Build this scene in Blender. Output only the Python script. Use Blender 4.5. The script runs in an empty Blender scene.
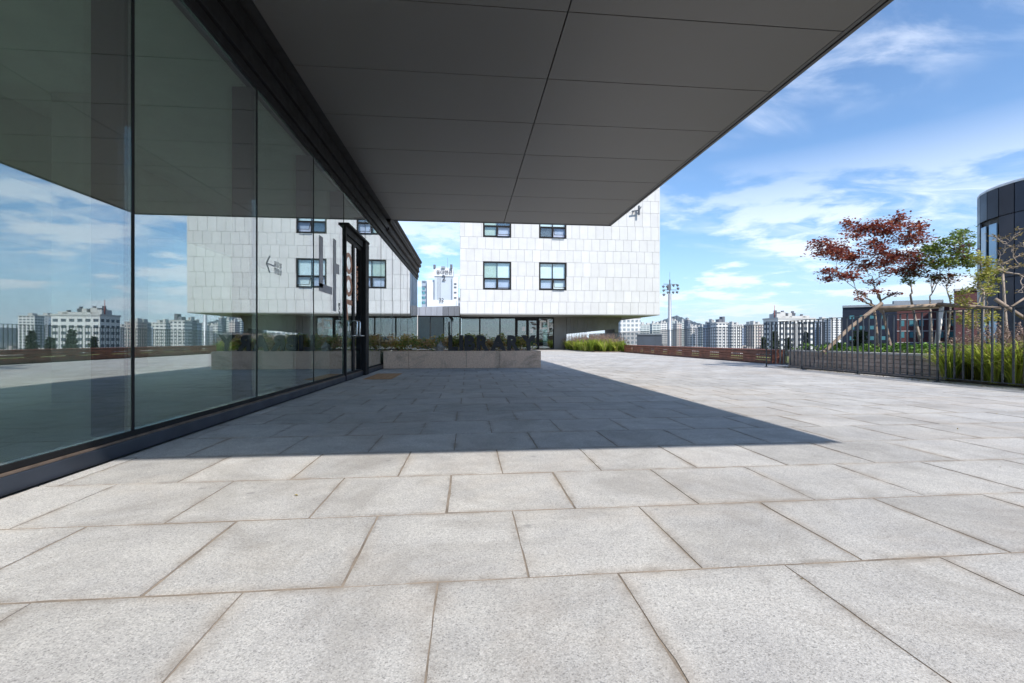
import bpy, bmesh, math, random
from mathutils import Vector, Matrix
R = math.radians
random.seed(7)
scene = bpy.context.scene
col = scene.collection

# ------------------------------------------------------------------ camera
CAMH = 0.80; FPX = 455.0; YAW = math.atan(44/455); HORIZ = 340.0
cam_d = bpy.data.cameras.new("camera"); cam = bpy.data.objects.new("camera", cam_d); col.objects.link(cam)
cam_d.sensor_width = 36.0; cam_d.lens = 36*FPX/1024; cam_d.clip_start = 0.05; cam_d.clip_end = 20000
cam_d.shift_y = -1.5/1024
cam.location = (0, 0, CAMH); cam.rotation_euler = (R(90), 0, -YAW)
scene.camera = cam

# ------------------------------------------------------------------ light
SUNDIR = Vector((0.335, -0.98, 1.0)).normalized()
SUN_EL = math.asin(SUNDIR.z); SUN_AZ = math.atan2(SUNDIR.x, SUNDIR.y)
world = bpy.data.worlds.new("World"); scene.world = world; world.use_nodes = True
nt = world.node_tree; nt.nodes.clear()
def N(t, ty, **kw):
    n = t.nodes.new(ty)
    for k, v in kw.items(): setattr(n, k, v)
    return n
def L(t, a, b): t.links.new(a, b)
def MATH(t, op, a, b=None, c=None, clamp=False):
    n = t.nodes.new('ShaderNodeMath'); n.operation = op; n.use_clamp = clamp
    for i, v in enumerate((a, b, c)):
        if v is None: continue
        if isinstance(v, (int, float)): n.inputs[i].default_value = v
        else: t.links.new(v, n.inputs[i])
    return n.outputs[0]
def RAMP(t, fac, stops, interp='LINEAR'):
    n = t.nodes.new('ShaderNodeValToRGB'); n.color_ramp.interpolation = interp
    e = n.color_ramp.elements
    while len(e) < len(stops): e.new(0.5)
    for i, (p, c) in enumerate(stops):
        e[i].position = p; e[i].color = (c[0], c[1], c[2], 1) if hasattr(c, '__len__') else (c, c, c, 1)
    t.links.new(fac, n.inputs[0]); return n.outputs[0]
def MIX(t, fac, a, b, mode='MIX'):
    n = t.nodes.new('ShaderNodeMix'); n.data_type = 'RGBA'; n.blend_type = mode
    for sock, v in ((n.inputs[0], fac), (n.inputs[6], a), (n.inputs[7], b)):
        if isinstance(v, (int, float)): sock.default_value = v
        elif isinstance(v, tuple): sock.default_value = (v[0], v[1], v[2], 1)
        else: t.links.new(v, sock)
    return n.outputs[2]
sky = N(nt, 'ShaderNodeTexSky', sky_type='NISHITA', sun_disc=False, sun_elevation=SUN_EL, sun_rotation=SUN_AZ,
        altitude=100, air_density=1.0, dust_density=0.3, ozone_density=3.0)
tc = N(nt, 'ShaderNodeTexCoord'); sep = N(nt, 'ShaderNodeSeparateXYZ'); L(nt, tc.outputs['Generated'], sep.inputs[0])
zc = MATH(nt, 'MAXIMUM', sep.outputs[2], 0.0)
den = MATH(nt, 'ADD', zc, 0.10)
cx = MATH(nt, 'DIVIDE', sep.outputs[0], den); cy = MATH(nt, 'DIVIDE', sep.outputs[1], den)
def cloud(scale, rot, sx, sy, lo, hi, detail, dist, off):
    cb = N(nt, 'ShaderNodeCombineXYZ'); L(nt, cx, cb.inputs[0]); L(nt, cy, cb.inputs[1]); cb.inputs[2].default_value = off
    mp = N(nt, 'ShaderNodeMapping'); mp.inputs['Rotation'].default_value = (0, 0, R(rot)); mp.inputs['Scale'].default_value = (sx, sy, 1)
    L(nt, cb.outputs[0], mp.inputs[0])
    n = N(nt, 'ShaderNodeTexNoise'); n.inputs['Scale'].default_value = scale; n.inputs['Detail'].default_value = detail
    n.inputs['Roughness'].default_value = 0.6; n.inputs['Distortion'].default_value = dist; L(nt, mp.outputs[0], n.inputs['Vector'])
    return RAMP(nt, n.outputs[0], [(lo, 0.0), (hi, 1.0)], 'EASE')
wisp = cloud(1.5, 35, 1.0, 1.9, 0.40, 0.76, 14, 1.2, 3.1)
wide = cloud(0.45, 20, 1.0, 1.3, 0.43, 0.66, 5, 0.4, 8.4)
c1 = MATH(nt, 'MULTIPLY', wisp, wide)
puff = cloud(1.15, 0, 1.0, 1.0, 0.50, 0.60, 12, 0.15, 5.7)
low = RAMP(nt, sep.outputs[2], [(0.0, 1.0), (0.20, 0.9), (0.34, 0.0)])
c2 = MATH(nt, 'MULTIPLY', puff, low)
cl = MATH(nt, 'MAXIMUM', MATH(nt, 'MULTIPLY', c1, 1.0), MATH(nt, 'MULTIPLY', c2, 0.85), clamp=True)
CLOUDC = (7.0, 7.3, 7.8)
tintsky = MIX(nt, 1.0, sky.outputs[0], (0.80, 0.97, 1.08), 'MULTIPLY')
hz = RAMP(nt, sep.outputs[2], [(0.0, 0.55), (0.07, 0.24), (0.20, 0.0)])
tintsky = MIX(nt, hz, tintsky, (4.6, 5.5, 6.9))
skyc = MIX(nt, MATH(nt, 'MULTIPLY', cl, 0.85), tintsky, CLOUDC)
bg = N(nt, 'ShaderNodeBackground'); bg.inputs[1].default_value = 0.148; L(nt, skyc, bg.inputs[0])
wo = N(nt, 'ShaderNodeOutputWorld'); L(nt, bg.outputs[0], wo.inputs[0])

sun_d = bpy.data.lights.new("sun", 'SUN'); sun = bpy.data.objects.new("sun", sun_d); col.objects.link(sun)
sun_d.energy = 4.1; sun_d.angle = R(0.53); sun_d.color = (1.0, 0.955, 0.90)
sun.rotation_euler = (-SUNDIR).to_track_quat('-Z', 'Y').to_euler()
scene.view_settings.view_transform = 'Standard'; scene.view_settings.look = 'None'
scene.view_settings.exposure = 0.45; scene.view_settings.gamma = 1.0
scene.view_settings.use_curve_mapping = False
scene.cycles.use_denoising = True
scene.cycles.max_bounces = 10; scene.cycles.transparent_max_bounces = 24
scene.cycles.volume_bounces = 0
scene.cycles.sample_clamp_indirect = 6

# ------------------------------------------------------------------ helpers
def W(px, D):
    u = (px-512)/FPX; ca, sa = math.cos(YAW), math.sin(YAW)
    return (D*(u*ca+sa), D*(ca-u*sa))
def Zp(py, D): return CAMH + (HORIZ-py)/FPX*D
def P(px, py, D):
    x, y = W(px, D); return Vector((x, y, Zp(py, D)))
XG = -2.40
def YG(px, X=XG):
    a = math.atan((px-512)/FPX)+YAW; return X/math.tan(a)
def DG(Y, X=XG): return X*math.sin(YAW)+Y*math.cos(YAW)
def ZG(px, py, X=XG): return Zp(py, DG(YG(px, X), X))

def tag(o, label=None, cat=None, group=None, kind=None):
    if label: o['label'] = label
    if cat: o['category'] = cat
    if group: o['group'] = group
    if kind: o['kind'] = kind
    return o
def empty(name, loc, label, cat, group=None):
    o = bpy.data.objects.new(name, None); col.objects.link(o); o.location = loc; o.empty_display_size = 0.2
    return tag(o, label, cat, group)
def worldloc(o):
    v = Vector((0, 0, 0))
    while o: v += o.location; o = o.parent
    return v
class MB:
    def __init__(s): s.v = []; s.f = []; s.t = []; s.uv = []
    def face(s, pts, tint=1.0, uv=None):
        n = len(s.v); s.v += [Vector(p) for p in pts]; s.f.append(tuple(range(n, n+len(pts)))); s.t.append(tint)
        s.uv.append(uv or [(0.5, 0.5)]*len(pts))
    def box(s, x0, x1, y0, y1, z0, z1, tint=1.0):
        n = len(s.v)
        s.v += [Vector(p) for p in ((x0,y0,z0),(x1,y0,z0),(x1,y1,z0),(x0,y1,z0),(x0,y0,z1),(x1,y0,z1),(x1,y1,z1),(x0,y1,z1))]
        for q in ((0,3,2,1),(4,5,6,7),(0,1,5,4),(1,2,6,5),(2,3,7,6),(3,0,4,7)):
            s.f.append(tuple(n+i for i in q)); s.t.append(tint); s.uv.append([(0.5,0.5)]*4)
        return s
    def hexa(s, p8, tint=1.0):
        n = len(s.v); s.v += [Vector(p) for p in p8]
        for q in ((0,3,2,1),(4,5,6,7),(0,1,5,4),(1,2,6,5),(2,3,7,6),(3,0,4,7)):
            s.f.append(tuple(n+i for i in q)); s.t.append(tint); s.uv.append([(0.5,0.5)]*4)
        return s
    def beam(s, a, b, w, h, tint=1.0):      # box from a to b, width w (horizontal), height h
        a = Vector(a); b = Vector(b); d = (b-a).normalized()
        up = Vector((0,0,1)) if abs(d.z) < 0.95 else Vector((0,1,0))
        sx = d.cross(up).normalized()*w/2; sz = sx.cross(d).normalized()*h/2
        return s.hexa([a-sx-sz, a+sx-sz, b+sx-sz, b-sx-sz, a-sx+sz, a+sx+sz, b+sx+sz, b-sx+sz], tint)
    def tube(s, pts, rad, n=7, tint=1.0, cap=True):
        pts = [Vector(p) for p in pts]
        if isinstance(rad, (int, float)): rad = [rad]*len(pts)
        rings = []
        for i, p in enumerate(pts):
            d = (pts[min(i+1, len(pts)-1)]-pts[max(i-1, 0)])
            if d.length < 1e-7: d = Vector((0,0,1))
            d.normalize()
            if i == 0: u = d.orthogonal().normalized()
            else: u = (u - d*u.dot(d)); u = u.normalized() if u.length > 1e-5 else d.orthogonal().normalized()
            w = d.cross(u); base = len(s.v)
            for k in range(n):
                a = 2*math.pi*k/n; s.v.append(p+(u*math.cos(a)+w*math.sin(a))*rad[i])
            rings.append(base)
        for a, b in zip(rings, rings[1:]):
            for k in range(n):
                s.f.append((a+k, a+(k+1)%n, b+(k+1)%n, b+k)); s.t.append(tint); s.uv.append([(0.5,0.5)]*4)
        if cap:
            s.f.append(tuple(reversed(range(rings[0], rings[0]+n)))); s.t.append(tint); s.uv.append([(0.5,0.5)]*n)
            s.f.append(tuple(range(rings[-1], rings[-1]+n))); s.t.append(tint); s.uv.append([(0.5,0.5)]*n)
        return s
    def prism(s, poly, z0, z1, tint=1.0):   # poly list of (x,y) counter-clockwise
        n = len(s.v); m = len(poly)
        s.v += [Vector((x,y,z0)) for x,y in poly]+[Vector((x,y,z1)) for x,y in poly]
        def ad(q): s.f.append(q); s.t.append(tint); s.uv.append([(0.5,0.5)]*len(q))
        ad(tuple(reversed(range(n, n+m)))); ad(tuple(range(n+m, n+2*m)))
        for k in range(m): ad((n+k, n+(k+1)%m, n+m+(k+1)%m, n+m+k))
        return s
    def xform(s, M): s.v = [M @ p for p in s.v]; return s
    def build(s, name, mat, parent=None, bevel=0, smooth=False, **tg):
        o0 = worldloc(parent) if parent else Vector((0,0,0))
        me = bpy.data.meshes.new(name); me.from_pydata([tuple(p-o0) for p in s.v], [], s.f)
        at = me.attributes.new('tint', 'FLOAT', 'FACE'); at.data.foreach_set('value', s.t)
        ul = me.uv_layers.new(name='slab'); flat = [c for fu in s.uv for uv in fu for c in uv]
        ul.data.foreach_set('uv', flat)
        if smooth: me.shade_smooth()
        me.materials.append(mat); me.update()
        o = bpy.data.objects.new(name, me); col.objects.link(o)
        if parent: o.parent = parent
        if bevel:
            b = o.modifiers.new('bevel', 'BEVEL'); b.width = bevel; b.segments = 2; b.limit_method = 'ANGLE'
        return tag(o, **tg) if tg else o
def text_mb(body, size, ext, offset=0.0, M=None, align='LEFT', spacing=1.0):
    cu = bpy.data.curves.new('t', 'FONT'); cu.body = body; cu.size = size; cu.extrude = ext; cu.offset = offset
    cu.align_x = align; cu.space_character = spacing; cu.resolution_u = 3
    o = bpy.data.objects.new('t', cu); col.objects.link(o)
    dg = bpy.context.evaluated_depsgraph_get(); dg.update()
    me = bpy.data.meshes.new_from_object(o.evaluated_get(dg))
    mb = MB(); mb.v = [v.co.copy() for v in me.vertices]
    for p in me.polygons: mb.f.append(tuple(p.vertices)); mb.t.append(1.0); mb.uv.append([(0.5,0.5)]*len(p.vertices))
    bpy.data.objects.remove(o); bpy.data.meshes.remove(me); bpy.data.curves.remove(cu)
    if M is not None: mb.xform(M)
    return mb
def frameM(origin, xd, yd):
    xd = Vector(xd).normalized(); yd = Vector(yd).normalized(); zd = xd.cross(yd)
    M = Matrix((xd, yd, zd)).transposed().to_4x4(); M.translation = Vector(origin); return M

# ------------------------------------------------------------------ materials
def newmat(name):
    m = bpy.data.materials.new(name); m.use_nodes = True; t = m.node_tree
    b = t.nodes['Principled BSDF']; return m, t, b
def noise(t, scale, detail=4, rough=0.55, vec=None, dist=0.0):
    n = N(t, 'ShaderNodeTexNoise'); n.inputs['Scale'].default_value = scale; n.inputs['Detail'].default_value = detail
    n.inputs['Roughness'].default_value = rough; n.inputs['Distortion'].default_value = dist
    if vec is None:
        tc = t.nodes.get('objco') or N(t, 'ShaderNodeTexCoord'); tc.name = 'objco'; vec = tc.outputs['Object']
    L(t, vec, n.inputs['Vector']); return n.outputs[0]
def attr(t, name='tint'):
    a = N(t, 'ShaderNodeAttribute'); a.attribute_name = name; return a.outputs['Fac']
def simple(name, c, rough=0.6, metal=0.0, var=0.08, scale=3.0, bump=0.0, bscale=60, spec=0.5, tint=False, flat=False):
    m, t, b = newmat(name)
    n = noise(t, scale, 6)
    lo = tuple(x*(1-var) for x in c); hi = tuple(min(1, x*(1+var)) for x in c)
    cc = RAMP(t, n, [(0.3, lo), (0.7, hi)])
    if tint:
        vm = N(t, 'ShaderNodeVectorMath', operation='SCALE'); L(t, cc, vm.inputs[0]); L(t, attr(t), vm.inputs['Scale']); cc = vm.outputs[0]
    L(t, cc, b.inputs['Base Color'])
    b.inputs['Roughness'].default_value = rough; b.inputs['Metallic'].default_value = metal
    b.inputs['Specular IOR Level'].default_value = spec
    if not flat: r = RAMP(t, noise(t, scale*2.3, 5), [(0.3, max(0, rough-0.08)), (0.7, min(1, rough+0.08))]); L(t, r, b.inputs['Roughness'])
    if bump:
        bp = N(t, 'ShaderNodeBump'); bp.inputs['Strength'].default_value = bump; bp.inputs['Distance'].default_value = 0.01
        L(t, noise(t, bscale, 4), bp.inputs['Height']); L(t, bp.outputs[0], b.inputs['Normal'])
    return m

def granite_slab():
    m, t, b = newmat('granite_paving')
    sp1 = noise(t, 210, 2, 0.7); sp2 = noise(t, 95, 3, 0.7); big = noise(t, 0.7, 6, 0.6); mid = noise(t, 3.5, 6, 0.65)
    gv = N(t, 'ShaderNodeTexVoronoi'); gv.inputs['Scale'].default_value = 270; L(t, t.nodes['objco'].outputs['Object'], gv.inputs['Vector'])
    gs = N(t, 'ShaderNodeSeparateColor'); L(t, gv.outputs['Color'], gs.inputs[0])
    c = RAMP(t, gs.outputs[0], [(0.0, (0.13,0.13,0.13)), (0.13, (0.34,0.335,0.33)), (0.42, (0.50,0.495,0.48)), (0.8, (0.61,0.60,0.58)), (1.0, (0.76,0.75,0.73))])
    c = MIX(t, 0.45, c, RAMP(t, sp2, [(0.30, (0.36,0.36,0.355)), (0.50, (0.50,0.49,0.475)), (0.66, (0.60,0.59,0.57))]))
    c = MIX(t, 1.0, c, RAMP(t, big, [(0.3, (0.90,0.90,0.91)), (0.7, (1.07,1.06,1.04))]), 'MULTIPLY')
    c = MIX(t, 1.0, c, RAMP(t, mid, [(0.25, (0.84,0.84,0.85)), (0.6, (1.06,1.06,1.05))]), 'MULTIPLY')
    # sand stains following the joints
    uv = N(t, 'ShaderNodeUVMap'); uv.uv_map = 'slab'; s = N(t, 'ShaderNodeSeparateXYZ'); L(t, uv.outputs[0], s.inputs[0])
    du = MATH(t, 'MINIMUM', s.outputs[0], MATH(t, 'SUBTRACT', 1.0, s.outputs[0]))
    dv = MATH(t, 'MINIMUM', s.outputs[1], MATH(t, 'SUBTRACT', 1.0, s.outputs[1]))
    d = MATH(t, 'MINIMUM', du, dv)
    edge = RAMP(t, d, [(0.0, 1.0), (0.02, 0.6), (0.11, 0.0)])
    st = MATH(t, 'MULTIPLY', edge, RAMP(t, noise(t, 2.2, 5, 0.6), [(0.42, 0.0), (0.70, 0.8)]))
    c = MIX(t, st, c, (0.50, 0.43, 0.35))
    dk = MATH(t, 'MULTIPLY', RAMP(t, d, [(0.0, 1.0), (0.02, 0.7), (0.06, 0.0)]), RAMP(t, noise(t, 4.5, 6, 0.75), [(0.44, 0.0), (0.60, 0.7)]))
    c = MIX(t, dk, c, (0.22, 0.19, 0.16))
    # broad tan films and dark spots
    film = RAMP(t, noise(t, 0.45, 5, 0.7, dist=0.6), [(0.50, 0.0), (0.72, 0.45)])
    c = MIX(t, film, c, (0.50, 0.42, 0.34))
    vo = N(t, 'ShaderNodeTexVoronoi'); vo.inputs['Scale'].default_value = 3.0; vo.inputs['Randomness'].default_value = 1
    L(t, t.nodes['objco'].outputs['Object'], vo.inputs['Vector'])
    wob = MATH(t, 'ADD', vo.outputs['Distance'], MATH(t, 'MULTIPLY', MATH(t, 'SUBTRACT', noise(t, 14, 4), 0.5), 0.12))
    spot = RAMP(t, wob, [(0.03, 0.6), (0.07, 0.0)])
    c = MIX(t, spot, c, (0.25, 0.25, 0.25))
    grime = RAMP(t, noise(t, 1.3, 8, 0.75, dist=0.9), [(0.47, 0.0), (0.62, 0.40)])
    fine = RAMP(t, noise(t, 7.0, 8, 0.8, dist=0.5), [(0.60, 0.0), (0.70, 0.30)])
    c = MIX(t, fine, c, (0.24, 0.22, 0.20))
    c = MIX(t, grime, c, (0.27, 0.25, 0.225))
    c = MIX(t, 1.0, c, (0.98, 0.965, 0.945), 'MULTIPLY')
    vm = N(t, 'ShaderNodeVectorMath', operation='SCALE'); L(t, c, vm.inputs[0]); L(t, attr(t), vm.inputs['Scale'])
    L(t, vm.outputs[0], b.inputs['Base Color'])
    b.inputs['Roughness'].default_value = 0.8; b.inputs['Specular IOR Level'].default_value = 0.3
    bp = N(t, 'ShaderNodeBump'); bp.inputs['Strength'].default_value = 0.35; bp.inputs['Distance'].default_value = 0.004
    L(t, MATH(t, 'ADD', sp2, mid), bp.inputs['Height']); L(t, bp.outputs[0], b.inputs['Normal'])
    return m
M_PAVE = granite_slab()
M_JOINT = simple('joint_sand', (0.26, 0.215, 0.17), 0.95, var=0.35, scale=9, bump=0.5)
def glass(name, tint=(0.70, 0.80, 0.76), base=0.30, refl=(0.90, 0.94, 0.95), rough=0.0, dust=0.0):
    m = bpy.data.materials.new(name); m.use_nodes = True; t = m.node_tree; t.nodes.clear()
    out = N(t, 'ShaderNodeOutputMaterial'); lw = N(t, 'ShaderNodeLayerWeight'); lw.inputs[0].default_value = 0.5
    p = MATH(t, 'POWER', lw.outputs['Facing'], 3.2); f = MATH(t, 'MULTIPLY_ADD', p, 1-base, base, clamp=True)
    tr = N(t, 'ShaderNodeBsdfTransparent'); tr.inputs[0].default_value = (*tint, 1)
    gl = N(t, 'ShaderNodeBsdfGlossy'); gl.inputs[0].default_value = (*refl, 1); gl.inputs['Roughness'].default_value = rough
    bp = N(t, 'ShaderNodeBump'); bp.inputs['Strength'].default_value = 0.02; bp.inputs['Distance'].default_value = 0.02
    L(t, noise(t, 0.6, 1), bp.inputs['Height']); L(t, bp.outputs[0], gl.inputs['Normal'])
    if dust:
        g2 = N(t, 'ShaderNodeBsdfGlossy'); g2.inputs[0].default_value = (*refl, 1); g2.inputs['Roughness'].default_value = 0.26
        m2 = N(t, 'ShaderNodeMixShader'); m2.inputs[0].default_value = dust; L(t, gl.outputs[0], m2.inputs[1]); L(t, g2.outputs[0], m2.inputs[2]); gl = m2
    mx = N(t, 'ShaderNodeMixShader'); L(t, f, mx.inputs[0]); L(t, tr.outputs[0], mx.inputs[1]); L(t, gl.outputs[0], mx.inputs[2])
    L(t, mx.outputs[0], out.inputs[0]); return m
M_GLASS = glass('curtain_wall_glass', (0.76, 0.86, 0.79), 0.34, (0.93, 0.96, 0.99))
M_GLASS2 = glass('far_glass', (0.36, 0.47, 0.45), 0.20)
M_PANE = glass('window_pane', (0.93, 0.96, 0.96), 0.08)
M_BLACK = simple('black_frame', (0.014, 0.014, 0.015), 0.65, var=0.2, spec=0.2)
M_CURB = simple('anodised_curb', (0.055, 0.065, 0.085), 0.42, 0.5, var=0.25, scale=2)
M_RUST = simple('weathered_bead', (0.16, 0.115, 0.085), 0.7, var=0.35, scale=8)
M_SOFFIT = simple('soffit_panel', (0.138, 0.132, 0.122), 0.45, 0.15, var=0.012, scale=1.2, tint=True, flat=True)
M_DARK = simple('dark_recess', (0.03, 0.03, 0.03), 0.6)
M_TRIM = simple('edge_trim', (0.10, 0.10, 0.10), 0.45, 0.4)
M_ROOF = simple('roof_metal', (0.05, 0.043, 0.038), 0.8, 0.0, var=0.2, spec=0.2)
M_TILE = simple('white_travertine', (0.56, 0.555, 0.54), 0.7, var=0.05, scale=1.4, tint=True)
M_GROUT = simple('tile_shadow_gap', (0.33, 0.33, 0.325), 0.9)
M_ZINC = simple('dark_zinc', (0.20, 0.19, 0.175), 0.5, 0.3, var=0.10, scale=0.8)
M_ZINC2 = simple('link_zinc', (0.17, 0.175, 0.19), 0.45, 0.3, var=0.10, scale=0.8, tint=True)
M_INWALL = simple('interior_wall', (0.58, 0.60, 0.57), 0.8)
M_INFLOOR = simple('interior_floor', (0.48, 0.52, 0.49), 0.35, var=0.05)
M_INCEIL = simple('interior_ceiling', (0.76, 0.78, 0.72), 0.8)
M_INCOL = simple('interior_column', (0.62, 0.62, 0.60), 0.6)
M_FIN = simple('mullion_fin', (0.05, 0.038, 0.032), 0.6)
M_CHROME = simple('steel_handle', (0.62, 0.62, 0.62), 0.22, 0.95, var=0.03)
M_ORANGE = simple('orange_vinyl', (0.62, 0.22, 0.09), 0.5)
M_GREYV = simple('grey_vinyl', (0.30, 0.30, 0.33), 0.5)
M_WHITEV = simple('white_vinyl', (0.80, 0.80, 0.78), 0.5)
M_DKTXT = simple('dark_vinyl', (0.05, 0.05, 0.06), 0.5)
M_LETTER = simple('dark_letter_steel', (0.022, 0.022, 0.025), 0.5, 0.3, var=0.2)
def planter_stone(name, c1, c2, c3, dirt=0.5):
    m, t, b = newmat(name)
    c = RAMP(t, noise(t, 26, 3, 0.8), [(0.3, c1), (0.5, c2), (0.7, c3)])
    d = RAMP(t, noise(t, 1.6, 7, 0.65, dist=0.8), [(0.52, 0.0), (0.72, dirt)])
    c = MIX(t, d, c, (0.13, 0.095, 0.07))
    vm = N(t, 'ShaderNodeVectorMath', operation='SCALE'); L(t, c, vm.inputs[0]); L(t, attr(t), vm.inputs['Scale'])
    L(t, vm.outputs[0], b.inputs['Base Color']); b.inputs['Roughness'].default_value = 0.8
    bp = N(t, 'ShaderNodeBump'); bp.inputs['Strength'].default_value = 0.6; bp.inputs['Distance'].default_value = 0.01
    L(t, noise(t, 22, 5, 0.7), bp.inputs['Height']); L(t, bp.outputs[0], b.inputs['Normal']); return m
M_PINK = planter_stone('pink_granite', (0.55,0.36,0.25), (0.80,0.56,0.42), (0.88,0.69,0.55))
M_BUFF = planter_stone('buff_stone_block', (0.36,0.275,0.225), (0.52,0.42,0.36), (0.62,0.52,0.45), 0.35)
M_CAP = planter_stone('buff_coping', (0.42,0.40,0.37), (0.50,0.48,0.45), (0.58,0.56,0.53), 0.2)
M_SOIL = simple('soil', (0.13, 0.10, 0.07), 0.95, var=0.4, scale=12, bump=0.8)
M_WOOD = simple('red_brown_wood', (0.21, 0.068, 0.036), 0.5, var=0.4, scale=5, tint=True)
M_RAIL = simple('painted_railing', (0.055, 0.064, 0.076), 0.40, 0.4, var=0.15, scale=4)
M_BARK = simple('pale_bark', (0.30, 0.225, 0.17), 0.85, var=0.3, scale=14, bump=0.6)
M_BARK2 = simple('light_bark', (0.36, 0.29, 0.23), 0.85, var=0.3, scale=14, bump=0.6)
M_POLE = simple('bamboo_pole', (0.30, 0.225, 0.165), 0.75, var=0.3, scale=9)
M_PALEPOST = simple('bleached_post', (0.80, 0.74, 0.68), 0.8, var=0.15, scale=6)
M_STONE = simple('grey_rock', (0.32, 0.31, 0.29), 0.9, var=0.3, scale=18, bump=0.8)
M_TACT = simple('orange_tactile', (0.47, 0.24, 0.09), 0.7, var=0.2, scale=10)
def leafmat(name, stops, trans=0.3):
    m, t, b = newmat(name)
    a = attr(t); c = RAMP(t, a, stops)
    L(t, c, b.inputs['Base Color']); b.inputs['Roughness'].default_value = 0.55
    out = t.nodes['Material Output']; tl = N(t, 'ShaderNodeBsdfTranslucent'); L(t, c, tl.inputs[0])
    mx = N(t, 'ShaderNodeMixShader'); mx.inputs[0].default_value = trans
    L(t, b.outputs[0], mx.inputs[1]); L(t, tl.outputs[0], mx.inputs[2]); L(t, mx.outputs[0], out.inputs[0]); return m
M_LRED = leafmat('red_maple_leaf', [(0.0, (0.13,0.03,0.03)), (0.5, (0.27,0.055,0.04)), (0.85, (0.42,0.12,0.06)), (1.0, (0.50,0.20,0.08))])
M_LMIX = leafmat('turning_maple_leaf', [(0.0, (0.13,0.035,0.025)), (0.28, (0.13,0.04,0.03)), (0.36, (0.10,0.17,0.03)), (0.75, (0.22,0.30,0.06)), (1.0, (0.42,0.44,0.12))])
M_LYEL = leafmat('yellow_green_leaf', [(0.0, (0.12,0.17,0.03)), (0.5, (0.34,0.36,0.07)), (1.0, (0.60,0.54,0.14))])
M_LTAN = leafmat('sparse_tan_leaf', [(0.0, (0.16,0.11,0.05)), (0.5, (0.30,0.22,0.08)), (1.0, (0.45,0.36,0.12))])
M_GREEN = leafmat('bright_green_leaf', [(0.0, (0.05,0.12,0.012)), (0.5, (0.11,0.23,0.03)), (1.0, (0.22,0.36,0.06))])
M_GRASS = leafmat('ornamental_grass', [(0.0, (0.18,0.26,0.03)), (0.4, (0.44,0.52,0.08)), (0.75, (0.74,0.76,0.18)), (0.8, (0.42,0.32,0.16)), (1.0, (0.46,0.36,0.20))], 0.6)
M_PLUME = leafmat('grass_plume', [(0.0, (0.20,0.13,0.105)), (1.0, (0.42,0.30,0.24))])
M_AUT = leafmat('autumn_shrub_leaf', [(0.0, (0.12,0.20,0.04)), (0.35, (0.36,0.38,0.07)), (0.55, (0.60,0.42,0.10)), (0.8, (0.62,0.34,0.16)), (1.0, (0.70,0.50,0.30))], 0.45)
M_CONIF = leafmat('dark_conifer', [(0.0, (0.02,0.04,0.015)), (1.0, (0.07,0.10,0.035))], 0.1)
M_LAWN = simple('rooftop_lawn', (0.22, 0.25, 0.05), 0.9, var=0.2, scale=5)

# ------------------------------------------------------------------ setting: ground, terrace, paving, mountain
GZ = -15.0
g = MB(); gm = simple('city_ground', (0.13, 0.13, 0.115), 0.9, var=0.4, scale=0.01)
poly = [(7000*math.cos(2*math.pi*k/48), 7000*math.sin(2*math.pi*k/48)) for k in range(48)]
g.face([(x, y, GZ) for x, y in poly]); g.build('ground', gm, kind='structure')
tm = simple('terrace_concrete', (0.35, 0.34, 0.32), 0.85)
g = MB(); g.box(-14, 15.5, -9, 40.5, GZ+0.02, -0.030); g.build('terrace_deck', tm, kind='structure')
g = MB(); g.box(-2.30, 9.30, -6, 12.9, -0.028, -0.0016); g.box(-2.30, 10.70, 12.9, 37.1, -0.028, -0.0016); g.box(-8, -2.30, 22.3, 33.9, -0.028, -0.0016)
g.build('joint_bed', M_JOINT, kind='structure')
pv = MB()
def slab(x0, x1, y0, y1):
    tn = random.gauss(1.0, 0.045)
    if random.random() < 0.08: tn *= 0.93
    dz = [random.uniform(-0.0003, 0.0010) for _ in range(4)]; j = lambda: random.uniform(-0.0032, 0.0032)
    gp = 0.0020+abs(random.gauss(0, 0.0022)); gq = gp+0.0022
    X0, X1, Y0, Y1 = x0+gp, x1-gp, y0+gq, y1-gq; z = random.uniform(0.0, 0.0011); n_ = 7
    def wob(): return random.gauss(0, 0.0011)-(0.004 if random.random() < 0.04 else 0)
    ring_ = []
    for k in range(n_): ring_.append((X0+(X1-X0)*k/n_, Y0-wob()))
    for k in range(n_): ring_.append((X1+wob(), Y0+(Y1-Y0)*k/n_))
    for k in range(n_): ring_.append((X1-(X1-X0)*k/n_, Y1+wob()))
    for k in range(n_): ring_.append((X0-wob(), Y1-(Y1-Y0)*k/n_))
    tx_, ty_ = random.uniform(-0.0008, 0.0008), random.uniform(-0.0008, 0.0008)
    uvt = [((p[0]-x0)/(x1-x0), (p[1]-y0)/(y1-y0)) for p in ring_]
    n = len(pv.v); m_ = len(ring_)
    pv.v += [Vector((p[0], p[1], -0.006)) for p in ring_]+[Vector((p[0], p[1], z+tx_*(u-0.5)+ty_*(v-0.5))) for p, (u, v) in zip(ring_, uvt)]
    pv.f.append(tuple(range(n+m_, n+2*m_))); pv.t.append(tn); pv.uv.append(uvt)
    for k in range(m_):
        k2 = (k+1) % m_; pv.f.append((n+k, n+k2, n+m_+k2, n+m_+k)); pv.t.append(tn*0.93); pv.uv.append([uvt[k], uvt[k2], uvt[k2], uvt[k]])
k0 = -12
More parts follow.
